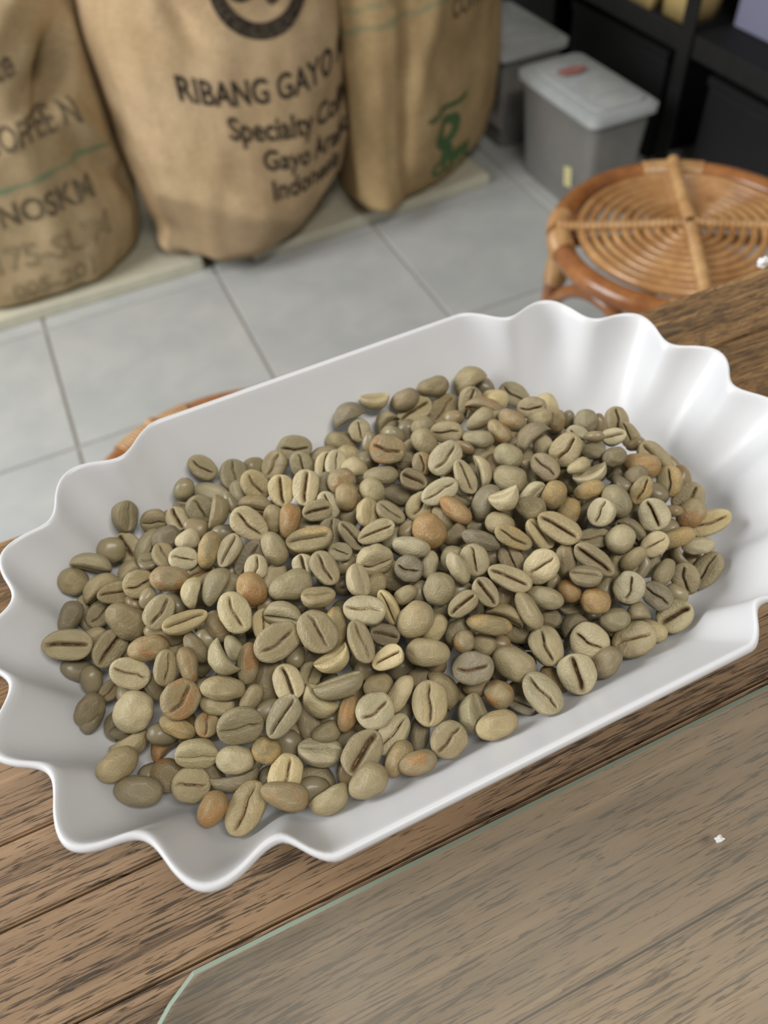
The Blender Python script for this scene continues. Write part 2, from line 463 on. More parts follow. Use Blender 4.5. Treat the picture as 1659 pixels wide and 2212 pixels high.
# ---------------------------------------------------------------- the setting
TILE = 0.365; GX, GY = -0.1496, 1.1075; GAP = 0.0065
fl = box('floor', -2.2, -1.2, -0.03, 2.6, 2.75, -0.004, M['grout']); fl['kind'] = 'structure'
tile_me = None
i0, i1 = -6, 8
for i in range(i0, i1):
    for j in range(-7, 5):
        x0 = GX + i * TILE; y0 = GY + j * TILE
        if x0 < -2.2 or x0 + TILE > 2.6 or y0 < -1.2 or y0 + TILE > 2.75: continue
        if tile_me is None:
            bm = bmesh.new(); h = TILE / 2 - GAP / 2
            bm_box(bm, -h, -h, -0.004, h, h, 0.0)
            bmesh.ops.bevel(bm, geom=[e for e in bm.edges if all(v.co.z > -0.001 for v in e.verts)], offset=0.0015, segments=1, affect='EDGES')
            tile_me = bpy.data.meshes.new('tile'); bm.to_mesh(tile_me); bm.free(); tile_me.materials.append(M['tile'])
        t = bpy.data.objects.new('tile', tile_me); COL.objects.link(t); t.parent = fl; t.location = (x0 + TILE / 2, y0 + TILE / 2, 0)
w = box('wall_back', -2.2, 2.75, -0.03, 2.6, 2.85, 2.8, M['wall']); w['kind'] = 'structure'
w = box('wall_right', 2.6, -1.2, -0.03, 2.7, 2.85, 2.8, M['wall']); w['kind'] = 'structure'

# ---------------------------------------------------------------- low boards under the sacks
tag(box('base_board', -0.95, 1.512, 0.0, 0.197, 2.15, 0.026, M['board'], None, 0.004), 'long low cream board under the sack with the green stripe', 'board')
b = box('base_board', 0.0, 0.0, 0.0, 0.585, 0.52, 0.024, M['board'], None, 0.004); b.location = (0.300, 1.482, 0); b.rotation_euler = (0, 0, math.radians(2.6))
tag(b, 'shorter low cream board under the golden sack with the green emblem', 'board')

# ---------------------------------------------------------------- burlap sacks
class Sack:
    def __init__(s, cx, cy, z0, a, b, h, rot, prof, ears=(), seed=0, lean=(0, 0), folds=(), n=2.5, wr=0.006, press=()):
        s.__dict__.update(locals())
        s.ca, s.sa = math.cos(rot), math.sin(rot)
    def k(s, z):
        p = s.prof
        for (z0, k0), (z1, k1) in zip(p, p[1:]):
            if z <= z1:
                t = max(0, min(1, (z - z0) / (z1 - z0))); t = t * t * (3 - 2 * t) if z0 > .2 else t
                return k0 + (k1 - k0) * t
        return p[-1][1]
    def pos(s, th, z, off=0.0):
        k = s.k(z); e = 2.0 / s.n
        ct, st = math.cos(th), math.sin(th)
        x = s.a * k * math.copysign(abs(st) ** e, st); y = -s.b * k * math.copysign(abs(ct) ** e, ct)
        d = Vector((x / s.a ** 2, y / s.b ** 2, 0))
        d = d.normalized() if d.length > 1e-9 else Vector((0, -1, 0))
        q = Vector((math.sin(th) * 1.3 + s.seed, math.cos(th) * 1.3, z * 3.0))
        amt = s.wr * (2.2 * noise.noise(q * 1.6) + 0.9 * noise.noise(q * 4.5))
        vq = Vector((th * 5.0 + s.seed * 3, z * 1.2, 0.3))
        amt += s.wr * 0.9 * noise.noise(vq)
        for (t0, z1, wt, wz, am) in s.ears:
            dt = (th - t0 + PI) % (2 * PI) - PI
            amt += am * math.exp(-(dt / wt) ** 2 - ((z - z1) / wz) ** 2)
        for (t0, z1, slope, wd, ln, am) in s.folds:
            dt = (th - t0 + PI) % (2 * PI) - PI
            u = dt * 0.2; v = z - z1
            acr = (u - slope * v) / math.sqrt(1 + slope * slope); alo = (u * slope + v) / math.sqrt(1 + slope * slope)
            amt += am * math.exp(-(acr / wd) ** 2 - (alo / ln) ** 2)
        x += d.x * (amt * min(1, k * 1.2) + off); y += d.y * (amt * min(1, k * 1.2) + off)
        lx = s.lean[0] * z; ly = s.lean[1] * z
        X, Y = s.cx + x * s.ca - y * s.sa + lx, s.cy + x * s.sa + y * s.ca + ly
        for (px, py, nx, ny) in s.press:            # flattened where it leans on its neighbour
            g = (X - px) * nx + (Y - py) * ny + off
            if g > 0: X -= nx * g; Y -= ny * g
        return Vector((X, Y, s.z0 + z))
    def build(s, label, mat, stain=None, stripe=None, nt=150, nz=110):
        root = empty('coffee_sack', (s.cx, s.cy, s.z0), label, 'sack', 'burlap coffee sacks on the low boards')
        zs = [s.h * (i / nz) ** 1.15 for i in range(nz + 1)]
        V = []; st = []; sp = []
        for z in zs:
            for i in range(nt):
                th = -PI + 2 * PI * i / nt
                V.append(s.pos(th, z) - root.location)
                st.append(stain(th, z) if stain else 0.0); sp.append(stripe(th, z) if stripe else 0.0)
        F = []
        for j in range(nz):
            for i in range(nt):
                k = (i + 1) % nt
                F.append((j * nt + i, j * nt + k, (j + 1) * nt + k, (j + 1) * nt + i))
        c0 = sum((Vector(V[i]) for i in range(nt)), Vector()) / nt; c1 = sum((Vector(V[nz * nt + i]) for i in range(nt)), Vector()) / nt
        V += [c0, c1]; st += [0, 0]; sp += [0, 0]
        for i in range(nt):
            k = (i + 1) % nt
            F.append((len(V) - 2, k, i)); F.append((len(V) - 1, nz * nt + i, nz * nt + k))
        o = link_mesh('sack_body', V, F, mat, root)
        for nm, dat in (('stain', st), ('stripe', sp)):
            at = o.data.attributes.new(nm, 'FLOAT', 'POINT'); at.data.foreach_set('value', dat)
        s.root = root
        return root
    def flat(s, name, bm, th0, z0, mat, slope=0.0, curve=0.0, label=None):
        """lay a flat print (x along the sack, y up, metres) on the cloth"""
        bmesh.ops.triangulate(bm, faces=list(bm.faces))
        for _ in range(3):
            ed = [e for e in bm.edges if e.calc_length() > 0.012]
            if not ed: break
            bmesh.ops.subdivide_edges(bm, edges=ed, cuts=1); bmesh.ops.triangulate(bm, faces=list(bm.faces))
        for v in bm.verts:
            x, y = v.co.x, v.co.y
            z = z0 + y + slope * x + curve * x * x
            # walk along the girth so that letters keep their width
            th = s.walk(th0, z0, x)
            v.co = s.pos(th, max(0.004, z), 0.0016) - s.root.location
        o = bm_obj(name, bm, mat, s.root)
        if label: o['label'] = label
        return o
    def walk(s, th0, z, x):
        key = (round(th0, 4), round(z, 4))
        if not hasattr(s, 'tab'): s.tab = {}
        if key not in s.tab:
            st = 0.01; fw = [0.0]; bw = [0.0]
            e = 2.0 / s.n
            def P(th):
                k = s.k(z); ct, sn = math.cos(th), math.sin(th)
                return (s.a * k * math.copysign(abs(sn) ** e, sn), s.b * k * math.copysign(abs(ct) ** e, ct))
            for lst, sg in ((fw, 1), (bw, -1)):
                p = P(th0)
                for i in range(1, 320):
                    q = P(th0 + sg * st * i); lst.append(lst[-1] + math.dist(p, q)); p = q
            s.tab[key] = (fw, bw)
        lst = s.tab[key][0 if x >= 0 else 1]; ax = abs(x)
        for i in range(1, len(lst)):
            if lst[i] >= ax:
                t = (ax - lst[i - 1]) / max(1e-9, lst[i] - lst[i - 1])
                return th0 + (1 if x >= 0 else -1) * 0.01 * (i - 1 + t)
        return th0
    def text(s, body, th0, z0, size, mat, slope=0.0, curve=0.0, bold=0.02, sx=1.0, align='LEFT'):
        cu = bpy.data.curves.new('t', 'FONT'); cu.body = body; cu.size = size; cu.offset = bold * size; cu.align_x = align
        cu.resolution_u = 3
        to = bpy.data.objects.new('t', cu); COL.objects.link(to)
        dg = bpy.context.evaluated_depsgraph_get()
        me = bpy.data.meshes.new_from_object(to.evaluated_get(dg))
        bm = bmesh.new(); bm.from_mesh(me)
        for v in bm.verts: v.co.x *= sx
        bpy.data.objects.remove(to); bpy.data.curves.remove(cu); bpy.data.meshes.remove(me)
        return s.flat('printed_text', bm, th0, z0, mat, slope, curve)

def poly_bm(polys):
    bm = bmesh.new()
    for p in polys:
        bm.faces.new([bm.verts.new((x, y, 0)) for x, y in p])
    return bm
def ring_poly(cx, cy, r0, r1, a0, a1, n=24, ex=1.0):
    A = [math.radians(a0 + (a1 - a0) * i / n) for i in range(n + 1)]
    quads = []
    for a, b in zip(A, A[1:]):
        quads.append([(cx + ex * r0 * math.cos(a), cy + r0 * math.sin(a)), (cx + ex * r1 * math.cos(a), cy + r1 * math.sin(a)), (cx + ex * r1 * math.cos(b), cy + r1 * math.sin(b)), (cx + ex * r0 * math.cos(b), cy + r0 * math.sin(b))])
    return quads
def blob_poly(cx, cy, rx, ry, rot=0, n=22, wob=0.0):
    c, s = math.cos(rot), math.sin(rot); P = []
    for i in range(n):
        a = 2 * PI * i / n; k = 1 + wob * math.sin(3 * a + 1)
        x, y = rx * k * math.cos(a), ry * k * math.sin(a); P.append((cx + x * c - y * s, cy + x * s + y * c))
    return [P]

PROF = [(0, .60), (.012, .74), (.04, .85), (.10, .93), (.22, 1.0), (.40, 1.02), (.56, .97), (.66, .80), (.72, .55), (.75, .30)]
# left sack: dented shoulder, green stripe, faded print
s1 = Sack(-0.150, 1.722, 0.026, 0.260, 0.215, 0.60, math.radians(-4), [(0, .82), (.012, .92), (.04, .96), (.10, 1.0), (.20, 1.0), (.30, .98), (.42, .95), (.50, .88), (.56, .66), (.60, .34)],
          seed=2.0, lean=(.10, .03), press=((.112, 1.63, .95, -.31),), folds=((0.62, .39, .9, .026, .06, -.085), (0.45, .37, .9, .012, .08, .02), (0.80, .30, -.8, .018, .10, .020), (.95, .20, -1.0, .02, .11, -.022), (0.2, .46, 1.6, .02, .08, .02)), wr=0.008)
s1.build('tan burlap sack with a green stripe and faded black print, leftmost of three', M['burlap1'],
         stripe=lambda t, z: 0.8 if abs(z - (.238 + .012 * math.sin(t * 2))) < .0042 else 0.0)
s1.text('edite', 0.02, .40, .060, M['ink_faded'], .10, sx=.8)
s1.text('COFFEE N', 0.03, .300, .058, M['ink_faded'], .06, sx=.68)
s1.text('NOSKM', 0.0, .175, .060, M['ink_faded'], .02, sx=.9)
s1.text('175-SUM', -0.12, .085, .066, M['ink_pale'], .06)
s1.text('005-201', -0.05, .022, .052, M['ink_pale'], .06)
# middle sack: black emblem and four lines of print running round its right side
def stain2(t, z):
    e = .120 - .045 * math.sin(t * 2.2 + .4) + .030 * noise.noise(Vector((t * 3, z * 9, 1)))
    if z > e or t > .55 or t < -1.0: return 0.0
    return 0.50 * min(1, (e - z) / .016) * min(1, (.55 - t) / .25)
s2 = Sack(0.350, 1.645, 0.026, 0.242, 0.225, 0.75, math.radians(-6), PROF, n=2.25, press=((.560, 1.62, .995, -.10), (.114, 1.63, -.95, .31)), ears=((.95, .0, .55, .08, -.055), (-.25, .02, .45, .07, .040), (-1.05, .02, .22, .03, .05), (-.55, .03, .3, .04, .02)), seed=5.0, lean=(.03, .03),
          folds=((-.35, .47, -.5, .014, .05, -.02), (-.95, .30, .02, .006, .5, .006)), wr=0.006)
s2.build('pale burlap sack printed RIBANG GAYO below a round black emblem, between two sacks', M['burlap2'], stain2)
s2.text('RIBANG GAYO MA', -0.44, .340, .060, M['ink'], -.34, 1.0, sx=.74)
s2.text('Specialty Coffee', -0.14, .262, .058, M['ink'], -.30, 1.0, sx=.78)
s2.text('Gayo Arabica', 0.03, .192, .056, M['ink'], -.22, 1.0, sx=.8)
s2.text('Indonesia', 0.06, .128, .058, M['ink'], -.10, .8, sx=.8)
em = ring_poly(0, 0, .066, .090, 185, 355, 24, 1.0) + ring_poly(0, 0, .066, .090, -20, 12, 8) + blob_poly(-.03, -.005, .034, .026, -.3, 22, .12) + blob_poly(.028, -.012, .016, .036, -.5) + blob_poly(-.01, .042, .05, .016, .2, 22, .1)
s2.flat('emblem', poly_bm(em), 0.20, .500, M['ink'])
# right sack: turned away to the right, green emblem near its foot
s3 = Sack(0.742, 1.662, 0.024, 0.272, 0.175, 0.72, math.radians(33), PROF, press=((.562, 1.62, -.995, .10), (.960, 1.7, 1, 0)), ears=((-1.15, .035, .3, .05, .055), (-1.35, .09, .2, .05, .02)), seed=9.0, lean=(.02, .05),
          folds=((-.75, .25, .05, .012, .3, -.012), (-.3, .2, -.35, .02, .15, -.012), (-.45, .36, .3, .02, .1, .014)), wr=0.006)
s3.build('golden burlap sack with a small green emblem near its foot, beside the clear boxes', M['burlap3'],
         stripe=lambda t, z: 0.55 if (abs(z - (.40 + .02 * t)) < .004 or abs(z - (.445 + .03 * t)) < .003) and t < .5 else 0.0)
s3.text('COFFEE', -0.24, .350, .048, M['ink_faded'], .0, sx=.85)
s3.flat('green_print', poly_bm([[(-.075, -.005), (.075, -.005), (.075, .006), (-.075, .006)]]), -0.22, .185, M['ink_green'])
s3.flat('green_emblem', poly_bm(ring_poly(0, 0, .014, .034, 0, 360, 28, 1.5) + [[(-.018, -.034), (.022, -.034), (.032, -.064), (-.028, -.064)]]), -0.20, .132, M['ink_green'])
s3.text('CQFFE', -0.40, .042, .044, M['ink_green'], .0, bold=.06, sx=1.05)

# ---------------------------------------------------------------- storage rack, boxes and what stands on it
rack = empty('storage_rack', (1.2, 1.33, 0), 'black metal storage rack with an open dark lower bay beside the rattan stool', 'rack')
RX0, RX1, RY0, RY1 = 1.2, 1.66, 0.55, 1.335
def rbox(name, x0, y0, z0, x1, y1, z1, mat, bev=0.0015):
    return box(name, x0 - 1.2, y0 - 1.33, z0, x1 - 1.2, y1 - 1.33, z1, mat, rack, bev, 1)
for k, (px, py) in enumerate(((RX0, RY1), (RX0, RY0), (RX1, RY1), (RX1, RY0))):
    sx = 1 if px == RX0 else -1; sy = -1 if py == RY1 else 1
    bm = bmesh.new()
    x = px - 1.2; y = py - 1.33
    bm_box(bm, min(x, x + sx * .036), min(y, y + sy * .003), 0, max(x, x + sx * .036), max(y, y + sy * .003), 1.25)
    bm_box(bm, min(x, x + sx * .003), min(y + sy * .003, y + sy * .036), 0, max(x, x + sx * .003), max(y + sy * .003, y + sy * .036), 1.25)
    bm_obj('post', bm, M['black_metal'], rack)
for z in (.275, .66, 1.05):
    for (x0, y0, x1, y1) in ((RX0 + .003, RY0 + .04, RX0 + .006, RY1 - .04), (RX1 - .006, RY0 + .04, RX1 - .003, RY1 - .04)):
        rbox('beam', x0, y0, z, x1, y1, z + .040, M['black_metal'])
    for y in (RY0 + .003, RY1 - .006):
        rbox('beam', RX0 + .04, y, z, RX1 - .04, y + .003, z + .040, M['black_metal'])
    rbox('shelf_panel', RX0 + .008, RY0 + .006, z + .022, RX1 - .008, RY1 - .008, z + .036, M['black_panel'])
rbox('darkening_panel', RX1 + .002, RY0 - .1, 0.0, RX1 + .012, RY1 + .9, 1.25, M['black_panel'])  # black panel added behind both bays so they read as deep shade
# second bay, further away, open towards the clear boxes
for (px, py) in ((RX0 + .12, 2.25),):
    rbox('post', px, py, 0, px + .036, py + .003, 1.25, M['black_metal'])
    rbox('post', RX1 - .036, py, 0, RX1, py + .003, 1.25, M['black_metal'])
for z in (.275, .66, 1.05):
    rbox('beam', RX0 + .003, RY1 + .004, z, RX0 + .006 + .0, 2.25, z + .040, M['black_metal'])
    rbox('shelf_panel', RX0 + .008, RY1 + .006, z + .022, RX1 - .008, 2.245, z + .036, M['black_panel'])

def storage_box(x, y, w, d, h, label, rz=0.0):
    root = empty('storage_box', (x, y, 0), label, 'box', None, rz)
    # tapered thin walled tub
    bm = bmesh.new(); t = .0025
    def ringv(ins, z, k):
        x0, y0, x1, y1 = ins + k, ins + k, w - ins - k, d - ins - k; c = .018
        out = []
        for cx, cy, a0 in ((x1 - c, y0 + c, -90), (x1 - c, y1 - c, 0), (x0 + c, y1 - c, 90), (x0 + c, y0 + c, 180)):
            for q in range(4):
                a = math.radians(a0 + 30 * q); out.append(bm.verts.new((cx + c * math.cos(a), cy + c * math.sin(a), z)))
        return out
    R = [ringv(.016, 0.001, 0), ringv(.010, h * .5, 0), ringv(.004, h * .93, 0), ringv(.001, h * .94, 0), ringv(.001, h, 0), ringv(.001, h, t), ringv(.016, .004, t)]
    for a, b in zip(R, R[1:]):
        for i in range(16):
            bm.faces.new((a[i], a[(i + 1) % 16], b[(i + 1) % 16], b[i]))
    bm.faces.new(R[0][::-1]); bm.faces.new(R[-1])
    bm_obj('body', bm, M['clear'], root)
    # lid with raised rim and ribs
    bm = bmesh.new()
    def slab(ins, z0, z1, c=.02):
        x0, y0, x1, y1 = -.006 + ins, -.006 + ins, w + .006 - ins, d + .006 - ins; lo = []; hi = []
        for cx, cy, a0 in ((x1 - c, y0 + c, -90), (x1 - c, y1 - c, 0), (x0 + c, y1 - c, 90), (x0 + c, y0 + c, 180)):
            for q in range(4):
                a = math.radians(a0 + 30 * q); px, py = cx + c * math.cos(a), cy + c * math.sin(a)
                lo.append(bm.verts.new((px, py, z0))); hi.append(bm.verts.new((px, py, z1)))
        for i in range(16):
            bm.faces.new((lo[i], lo[(i + 1) % 16], hi[(i + 1) % 16], hi[i]))
        bm.faces.new(lo[::-1]); bm.faces.new(hi)
    slab(0, h - .010, h + .006); slab(.006, h + .006, h + .010); slab(.022, h + .0101, h + .0145)
    for q in range(3):
        yy = d * (.25 + .25 * q); bm_box(bm, .04, yy - .004, h + .0146, w - .04, yy + .004, h + .018)
    bm_obj('lid', bm, M['lid'], root, .0015, 2, True)
    return root
def lump(name, cx, cy, cz, rx, ry, rz, mat, parent, seed=0.0, wob=.18):
    V = []; F = []; nu, nv = 24, 14
    for j in range(nv + 1):
        for i in range(nu):
            a = 2 * PI * i / nu; b = -PI / 2 + PI * j / nv
            p = Vector((math.copysign(abs(math.cos(a)) ** .6, math.cos(a)) * math.cos(b) ** .5 if abs(math.cos(b)) > 1e-6 else 0, math.copysign(abs(math.sin(a)) ** .6, math.sin(a)) * max(0, math.cos(b)) ** .5, math.copysign(abs(math.sin(b)) ** .7, math.sin(b))))
            f = 1 + wob * noise.noise(p * 1.8 + Vector((seed, 0, 0)))
            V.append((cx + p.x * rx * f, cy + p.y * ry * f, cz + p.z * rz * f))
    for j in range(nv):
        for i in range(nu):
            k = (i + 1) % nu; F.append((j * nu + i, j * nu + k, (j + 1) * nu + k, (j + 1) * nu + i))
    return link_mesh(name, V, F, mat, parent)

sb = storage_box(.968, 1.262, .15, .285, .215, 'clear storage box with a yellow sticker and a red mark on its grey lid')
lump('contents', .075, .13, .085, .050, .105, .072, M['contents'], sb, 1.0, .12); lump('contents', .060, .225, .12, .036, .032, .055, M['contents_red'], sb, 2.0, .12)
st = box('sticker', -.0008, .045, .068, .0002, .072, .108, M['sticker'], sb); st.location.x = .0065; st.rotation_euler = (math.radians(-14), math.radians(3), 0); st['label'] = 'yellow sticker'
mk = lump('red_mark', .07, .19, .2345, .030, .014, .003, M['red_mark'], sb, 3.0, .3)
sb = storage_box(.972, 1.625, .17, .27, .215, 'clear storage box with a white paper label, behind the one with the yellow sticker')
lump('contents', .085, .13, .088, .058, .10, .075, M['contents'], sb, 5.0, .1)
pl = box('paper_label', -.0008, .008, .05, .0002, .085, .185, M['paper'], sb); pl.location.x = .0085; pl.rotation_euler = (0, math.radians(3), 0); pl['label'] = 'white paper label'

# lilac bin and packets on the rack
bn = empty('shelf_bin', (1.30, .90, .3120), 'translucent lilac bin with a white bag inside, on the rack shelf', 'bin')
bm = bmesh.new()
for (x0, y0, x1, y1) in ((0, 0, .30, .003), (0, .397, .30, .4), (0, .003, .003, .397), (.297, .003, .30, .397)):
    bm_box(bm, x0, y0, 0, x1, y1, .2)
bm_box(bm, .003, .003, 0, .297, .397, .003); bm_obj('body', bm, M['lilac'], bn)
bm = bmesh.new()
for (x0, y0, x1, y1) in ((-.008, -.008, .308, .0), (-.008, .4, .308, .408), (-.008, 0, .0, .4), (.3, 0, .308, .4)):
    bm_box(bm, x0, y0, .188, x1, y1, .2)
bm_obj('rim', bm, M['lilac'], bn)
lump('white_bag', .13, .20, .088, .10, .14, .075, M['white_bag'], bn, 7.0, .25)
def packet(x, y, w, d, h, label, mat):
    root = empty('paper_packet', (x, y, .3115), label, 'packet', 'paper packets on the rack shelf')
    bm = bmesh.new(); vs = bm_box(bm, -w / 2, -d / 2, 0, w / 2, d / 2, h)
    for v in vs:
        if v.co.z > h * .5: v.co.x *= .35
    bmesh.ops.subdivide_edges(bm, edges=list(bm.edges), cuts=3, use_grid_fill=True)
    for v in bm.verts: v.co.x *= 1 + .35 * math.sin(PI * min(1, v.co.z / h)); 
    bm_obj('body', bm, mat, root, 0, 1, True)
    box('top_fold', -w * .20, -d / 2 - .002, h - .004, w * .20, d / 2 + .002, h + .022, mat, root, .001, 1)
packet(1.26, 1.385, .07, .085, .16, 'cream paper packet on the shelf, behind the black post', M['kraft'])
packet(1.25, 1.50, .07, .085, .16, 'farther cream paper packet, standing behind the other packet', M['kraft'])
packet(1.265, 1.62, .07, .085, .16, 'farthest cream paper packet in the row on the shelf', M['kraft'])
# something slim and bright in the dark bay
rd = empty('metal_rod', (1.30, .99, 0), 'slim grey metal rod with a tan grip in the dark bay', 'rod')
tube('shaft', [(0, 0, 0), (0, 0, .235)], .006, M['steel'], rd); tube('grip', [(0, 0, .10), (0, 0, .145)], .010, M['kraft'], rd)
def dark_filler(x0, y0, x1, y1, h, label):  # black boxes added under the shelves to make the bays dark
    root = empty('dark_filler', (x0, y0, 0), label, 'dark_filler', 'black boxes added to darken the rack bays')
    w, d = x1 - x0, y1 - y0
    box('body', 0, 0, .0005, w, d, h - .02, M['black_panel'], root, .006); box('rim', -.004, -.004, h - .0195, w + .004, d + .004, h, M['black_panel'], root, .004)
dark_filler(1.255, 1.04, 1.60, 1.28, .235, 'black box added to darken the rack bay behind the rattan stool')
dark_filler(1.255, 1.42, 1.60, 1.78, .235, 'black box added to darken the bay beside the box with the yellow sticker')
dark_filler(1.255, 1.86, 1.60, 2.16, .235, 'black box added to darken the far end of the rack behind the clear boxes')

# ---------------------------------------------------------------- rattan stools
def wrapped(name, pts, r, mat, parent, pitch=.0042, amp=.22, nseg=9):
    """a tube bound with cane: the radius swells with every turn"""
    P = [Vector(p) for p in pts]; L = [0.0]
    for a, b in zip(P, P[1:]): L.append(L[-1] + (b - a).length)
    n = max(6, int(L[-1] / pitch * 4)); Q = []; Rr = []
    j = 0
    for i in range(n + 1):
        d = L[-1] * i / n
        while j < len(L) - 2 and L[j + 1] < d: j += 1
        t = (d - L[j]) / max(1e-9, L[j + 1] - L[j]); Q.append(P[j].lerp(P[j + 1], t)); Rr.append(r * (1 - amp / 2 + amp * abs(math.sin(PI * d / pitch))))
    return tube(name, Q, Rr, mat, parent, nseg)
def circle(r, z, a0=0, a1=360, n=72):
    return [(r * math.cos(math.radians(a0 + (a1 - a0) * i / n)), r * math.sin(math.radians(a0 + (a1 - a0) * i / n)), z) for i in range(n if a1 - a0 >= 360 else n + 1)]
def make_stool(loc, label, rot):
    root = empty('rattan_stool', loc, label, 'stool', 'low rattan stools beyond the table')
    RR = .1435; ZS = .438
    ro = math.radians(rot)
    def rp(pts): return [(x * math.cos(ro) - y * math.sin(ro), x * math.sin(ro) + y * math.cos(ro), z) for x, y, z in pts]
    tube('seat_rim', circle(RR, ZS), .0125, M['rattan'], root, 12, True)
    for k in range(1, 11):
        r = .0118 * k
        z = ZS + .006 - .0004 * (k - 10)
        tube('seat_ring', circle(r, z, n=max(20, 10 + 6 * k)), .0046 if k < 10 else .006, M['rattan_core'], root, 8, True)
    for a in (0, 90, 180, 270):
        p = [(.004 * math.cos(math.radians(a)), .004 * math.sin(math.radians(a)), ZS + .016), (.06 * math.cos(math.radians(a)), .06 * math.sin(math.radians(a)), ZS + .0135), (.118 * math.cos(math.radians(a)), .118 * math.sin(math.radians(a)), ZS + .0115), ((RR + .004) * math.cos(math.radians(a)), (RR + .004) * math.sin(math.radians(a)), ZS + .0135)]
        wrapped('spoke_binding', rp(p), .0055 if a % 180 else .0068, M['binding'], root, .0065, .4)
        q = [(x, y, z - .019) for x, y, z in p]
        tube('spoke', rp(q), .006, M['rattan'], root, 8)
        for s in (-1, 1):
            wrapped('rim_binding', rp(circle(RR, ZS, a + s * 2 if s > 0 else a - 15, a + 15 if s > 0 else a - 2, 8)), .0138, M['binding'], root, .0036, .12, 12)
    legs = []
    for a in (86, 176, 266, 356):
        c, s = math.cos(math.radians(a)), math.sin(math.radians(a))
        top = (.136 * c, .136 * s, ZS - .006); bot = (.172 * c, .172 * s, 0)
        pts = [tuple(top[i] + (bot[i] - top[i]) * t for i in range(3)) for t in [0, .25, .5, .75, 1]]
        lg = tube('leg', rp(pts), .0118, M['rattan'], root, 12)
        wp = [tuple(top[i] + (bot[i] - top[i]) * t for i in range(3)) for t in [.02, .14]]
        wrapped('leg_binding', rp(wp), .0136, M['binding'], lg, .0036, .12, 12)
        # arched brace up to the rim and on to the next leg
        arc = []
        for i in range(17):
            t = i / 16; an = math.radians(a + 4 + 82 * t); h = .30 + .118 * math.sin(PI * t) ** .6; rr = .148 - .010 * math.sin(PI * t)
            arc.append((rr * math.cos(an), rr * math.sin(an), h))
        tube('brace', rp(arc), .0075, M['rattan'], root, 9)
    tube('foot_ring', circle(.160, .14), .009, M['rattan'], root, 9, True)
    return root
make_stool((.618, .608, 0), 'rattan stool with a spiral cane seat, fully seen beside the dark rack', 60)
make_stool((.038, .449, 0), 'rattan stool mostly hidden behind the white tray, only its rim showing', 20)

# ---------------------------------------------------------------- table and the glass laid on it
tb = empty('wooden_table', (.15, -.1, 0), 'brown wood grain table top of narrow planks under the white tray', 'table')
TX0, TX1 = -.36, .70
joints = [.2075, .168, .131, .0985, .0780, .0522, .012, -.034, -.082, -.128, -.176, -.224, -.28, -.34, -.40]
for k, (y1, y0) in enumerate(zip(joints, joints[1:])):
    g = .0003 if y1 > .03 else .00018
    bm = bmesh.new(); bm_box(bm, TX0, y0 + g, TABLE_Z - .028, TX1, y1 - g, TABLE_Z)
    tope = [e for e in bm.edges if all(v.co.z > TABLE_Z - .001 for v in e.verts)]
    if k == 0:
        be = [e for e in tope if all(v.co.y > y1 - .001 for v in e.verts)]
        bmesh.ops.bevel(bm, geom=be, offset=.009, segments=5, affect='EDGES')
        tope = [e for e in bm.edges if all(v.co.z > TABLE_Z - .001 and v.co.y < y0 + .001 for v in e.verts)]
    bmesh.ops.bevel(bm, geom=tope, offset=.0006, segments=2, affect='EDGES')
    for v in bm.verts: v.co -= Vector((.15, -.1, 0))
    bm_obj('plank', bm, M['wood_back'] if k < 2 else M['wood'], tb)
def tbox(name, x0, y0, z0, x1, y1, z1): return box(name, x0 - .15, y0 + .1, z0, x1 - .15, y1 + .1, z1, M['wood_dark'], tb, .003, 2)
tbox('under_panel', TX0 + .01, -.39, TABLE_Z - .046, TX1 - .01, .195, TABLE_Z - .0285)
for x in (TX0 + .03, TX1 - .08):
    for y in (-.37, .12): tbox('leg', x, y, 0, x + .05, y + .05, TABLE_Z - .0465)
GZ0, GZ1 = TABLE_Z + .0002, TABLE_Z + .0046
outl = [(TX1 - .02, .0488), (-.0375, .0500), (-.0440, .0462), (-.0525, .0392), (-.0545, .0345), (-.0555, -.385), (TX1 - .02, -.385)]
cx = sum(p[0] for p in outl) / 7; cy = -.15
bm = bmesh.new()
def gring(ins, z):
    vs = []
    n_ = len(outl)
    for i in range(n_):
        a = Vector(outl[i - 1]); b = Vector(outl[i]); c = Vector(outl[(i + 1) % n_])
        d1 = (b - a).normalized(); d2 = (c - b).normalized(); n1 = Vector((-d1.y, d1.x)); n2 = Vector((-d2.y, d2.x)); m = (n1 + n2).normalized()
        q = b + m * ins / max(.3, m.dot(n1)); vs.append(bm.verts.new((q.x, q.y, z)))
    return vs
R = [gring(0, GZ0), gring(0, GZ1 - .0010), gring(.0012, GZ1)]
for a, b in zip(R, R[1:]):
    for i in range(len(outl)):
        f = bm.faces.new((a[i], a[(i + 1) % len(outl)], b[(i + 1) % len(outl)], b[i])); f.material_index = 1
bm.faces.new(R[0][::-1]); bm.faces.new(R[2])
go = bm_obj('glass_sheet', bm, M['glass']); go.data.materials.append(M['glass_edge'])
tag(go, 'clear glass sheet with a pale green polished edge laid on the table', 'glass sheet')
def crumb(x, y, z, r, label, s):
    o = lump('crumb', 0, 0, r * .55, r, r * .7, r * .6, M['white'], None, s, .5); o.location = (x, y, z); tag(o, label, 'crumb')
crumb(.083, .0235, GZ1, .0010, 'tiny white crumb lying on the glass sheet', 1.0)
crumb(.2500, .2000, TABLE_Z, .0027, 'small white crumb on the far edge of the table', 4.0)

# ---------------------------------------------------------------- tray
V, F = tray_mesh()
tr_o = link_mesh('sample_tray', V, F, M['tray'])
tag(tr_o, 'white plastic tray with scalloped ends, heaped with green coffee beans', 'tray')

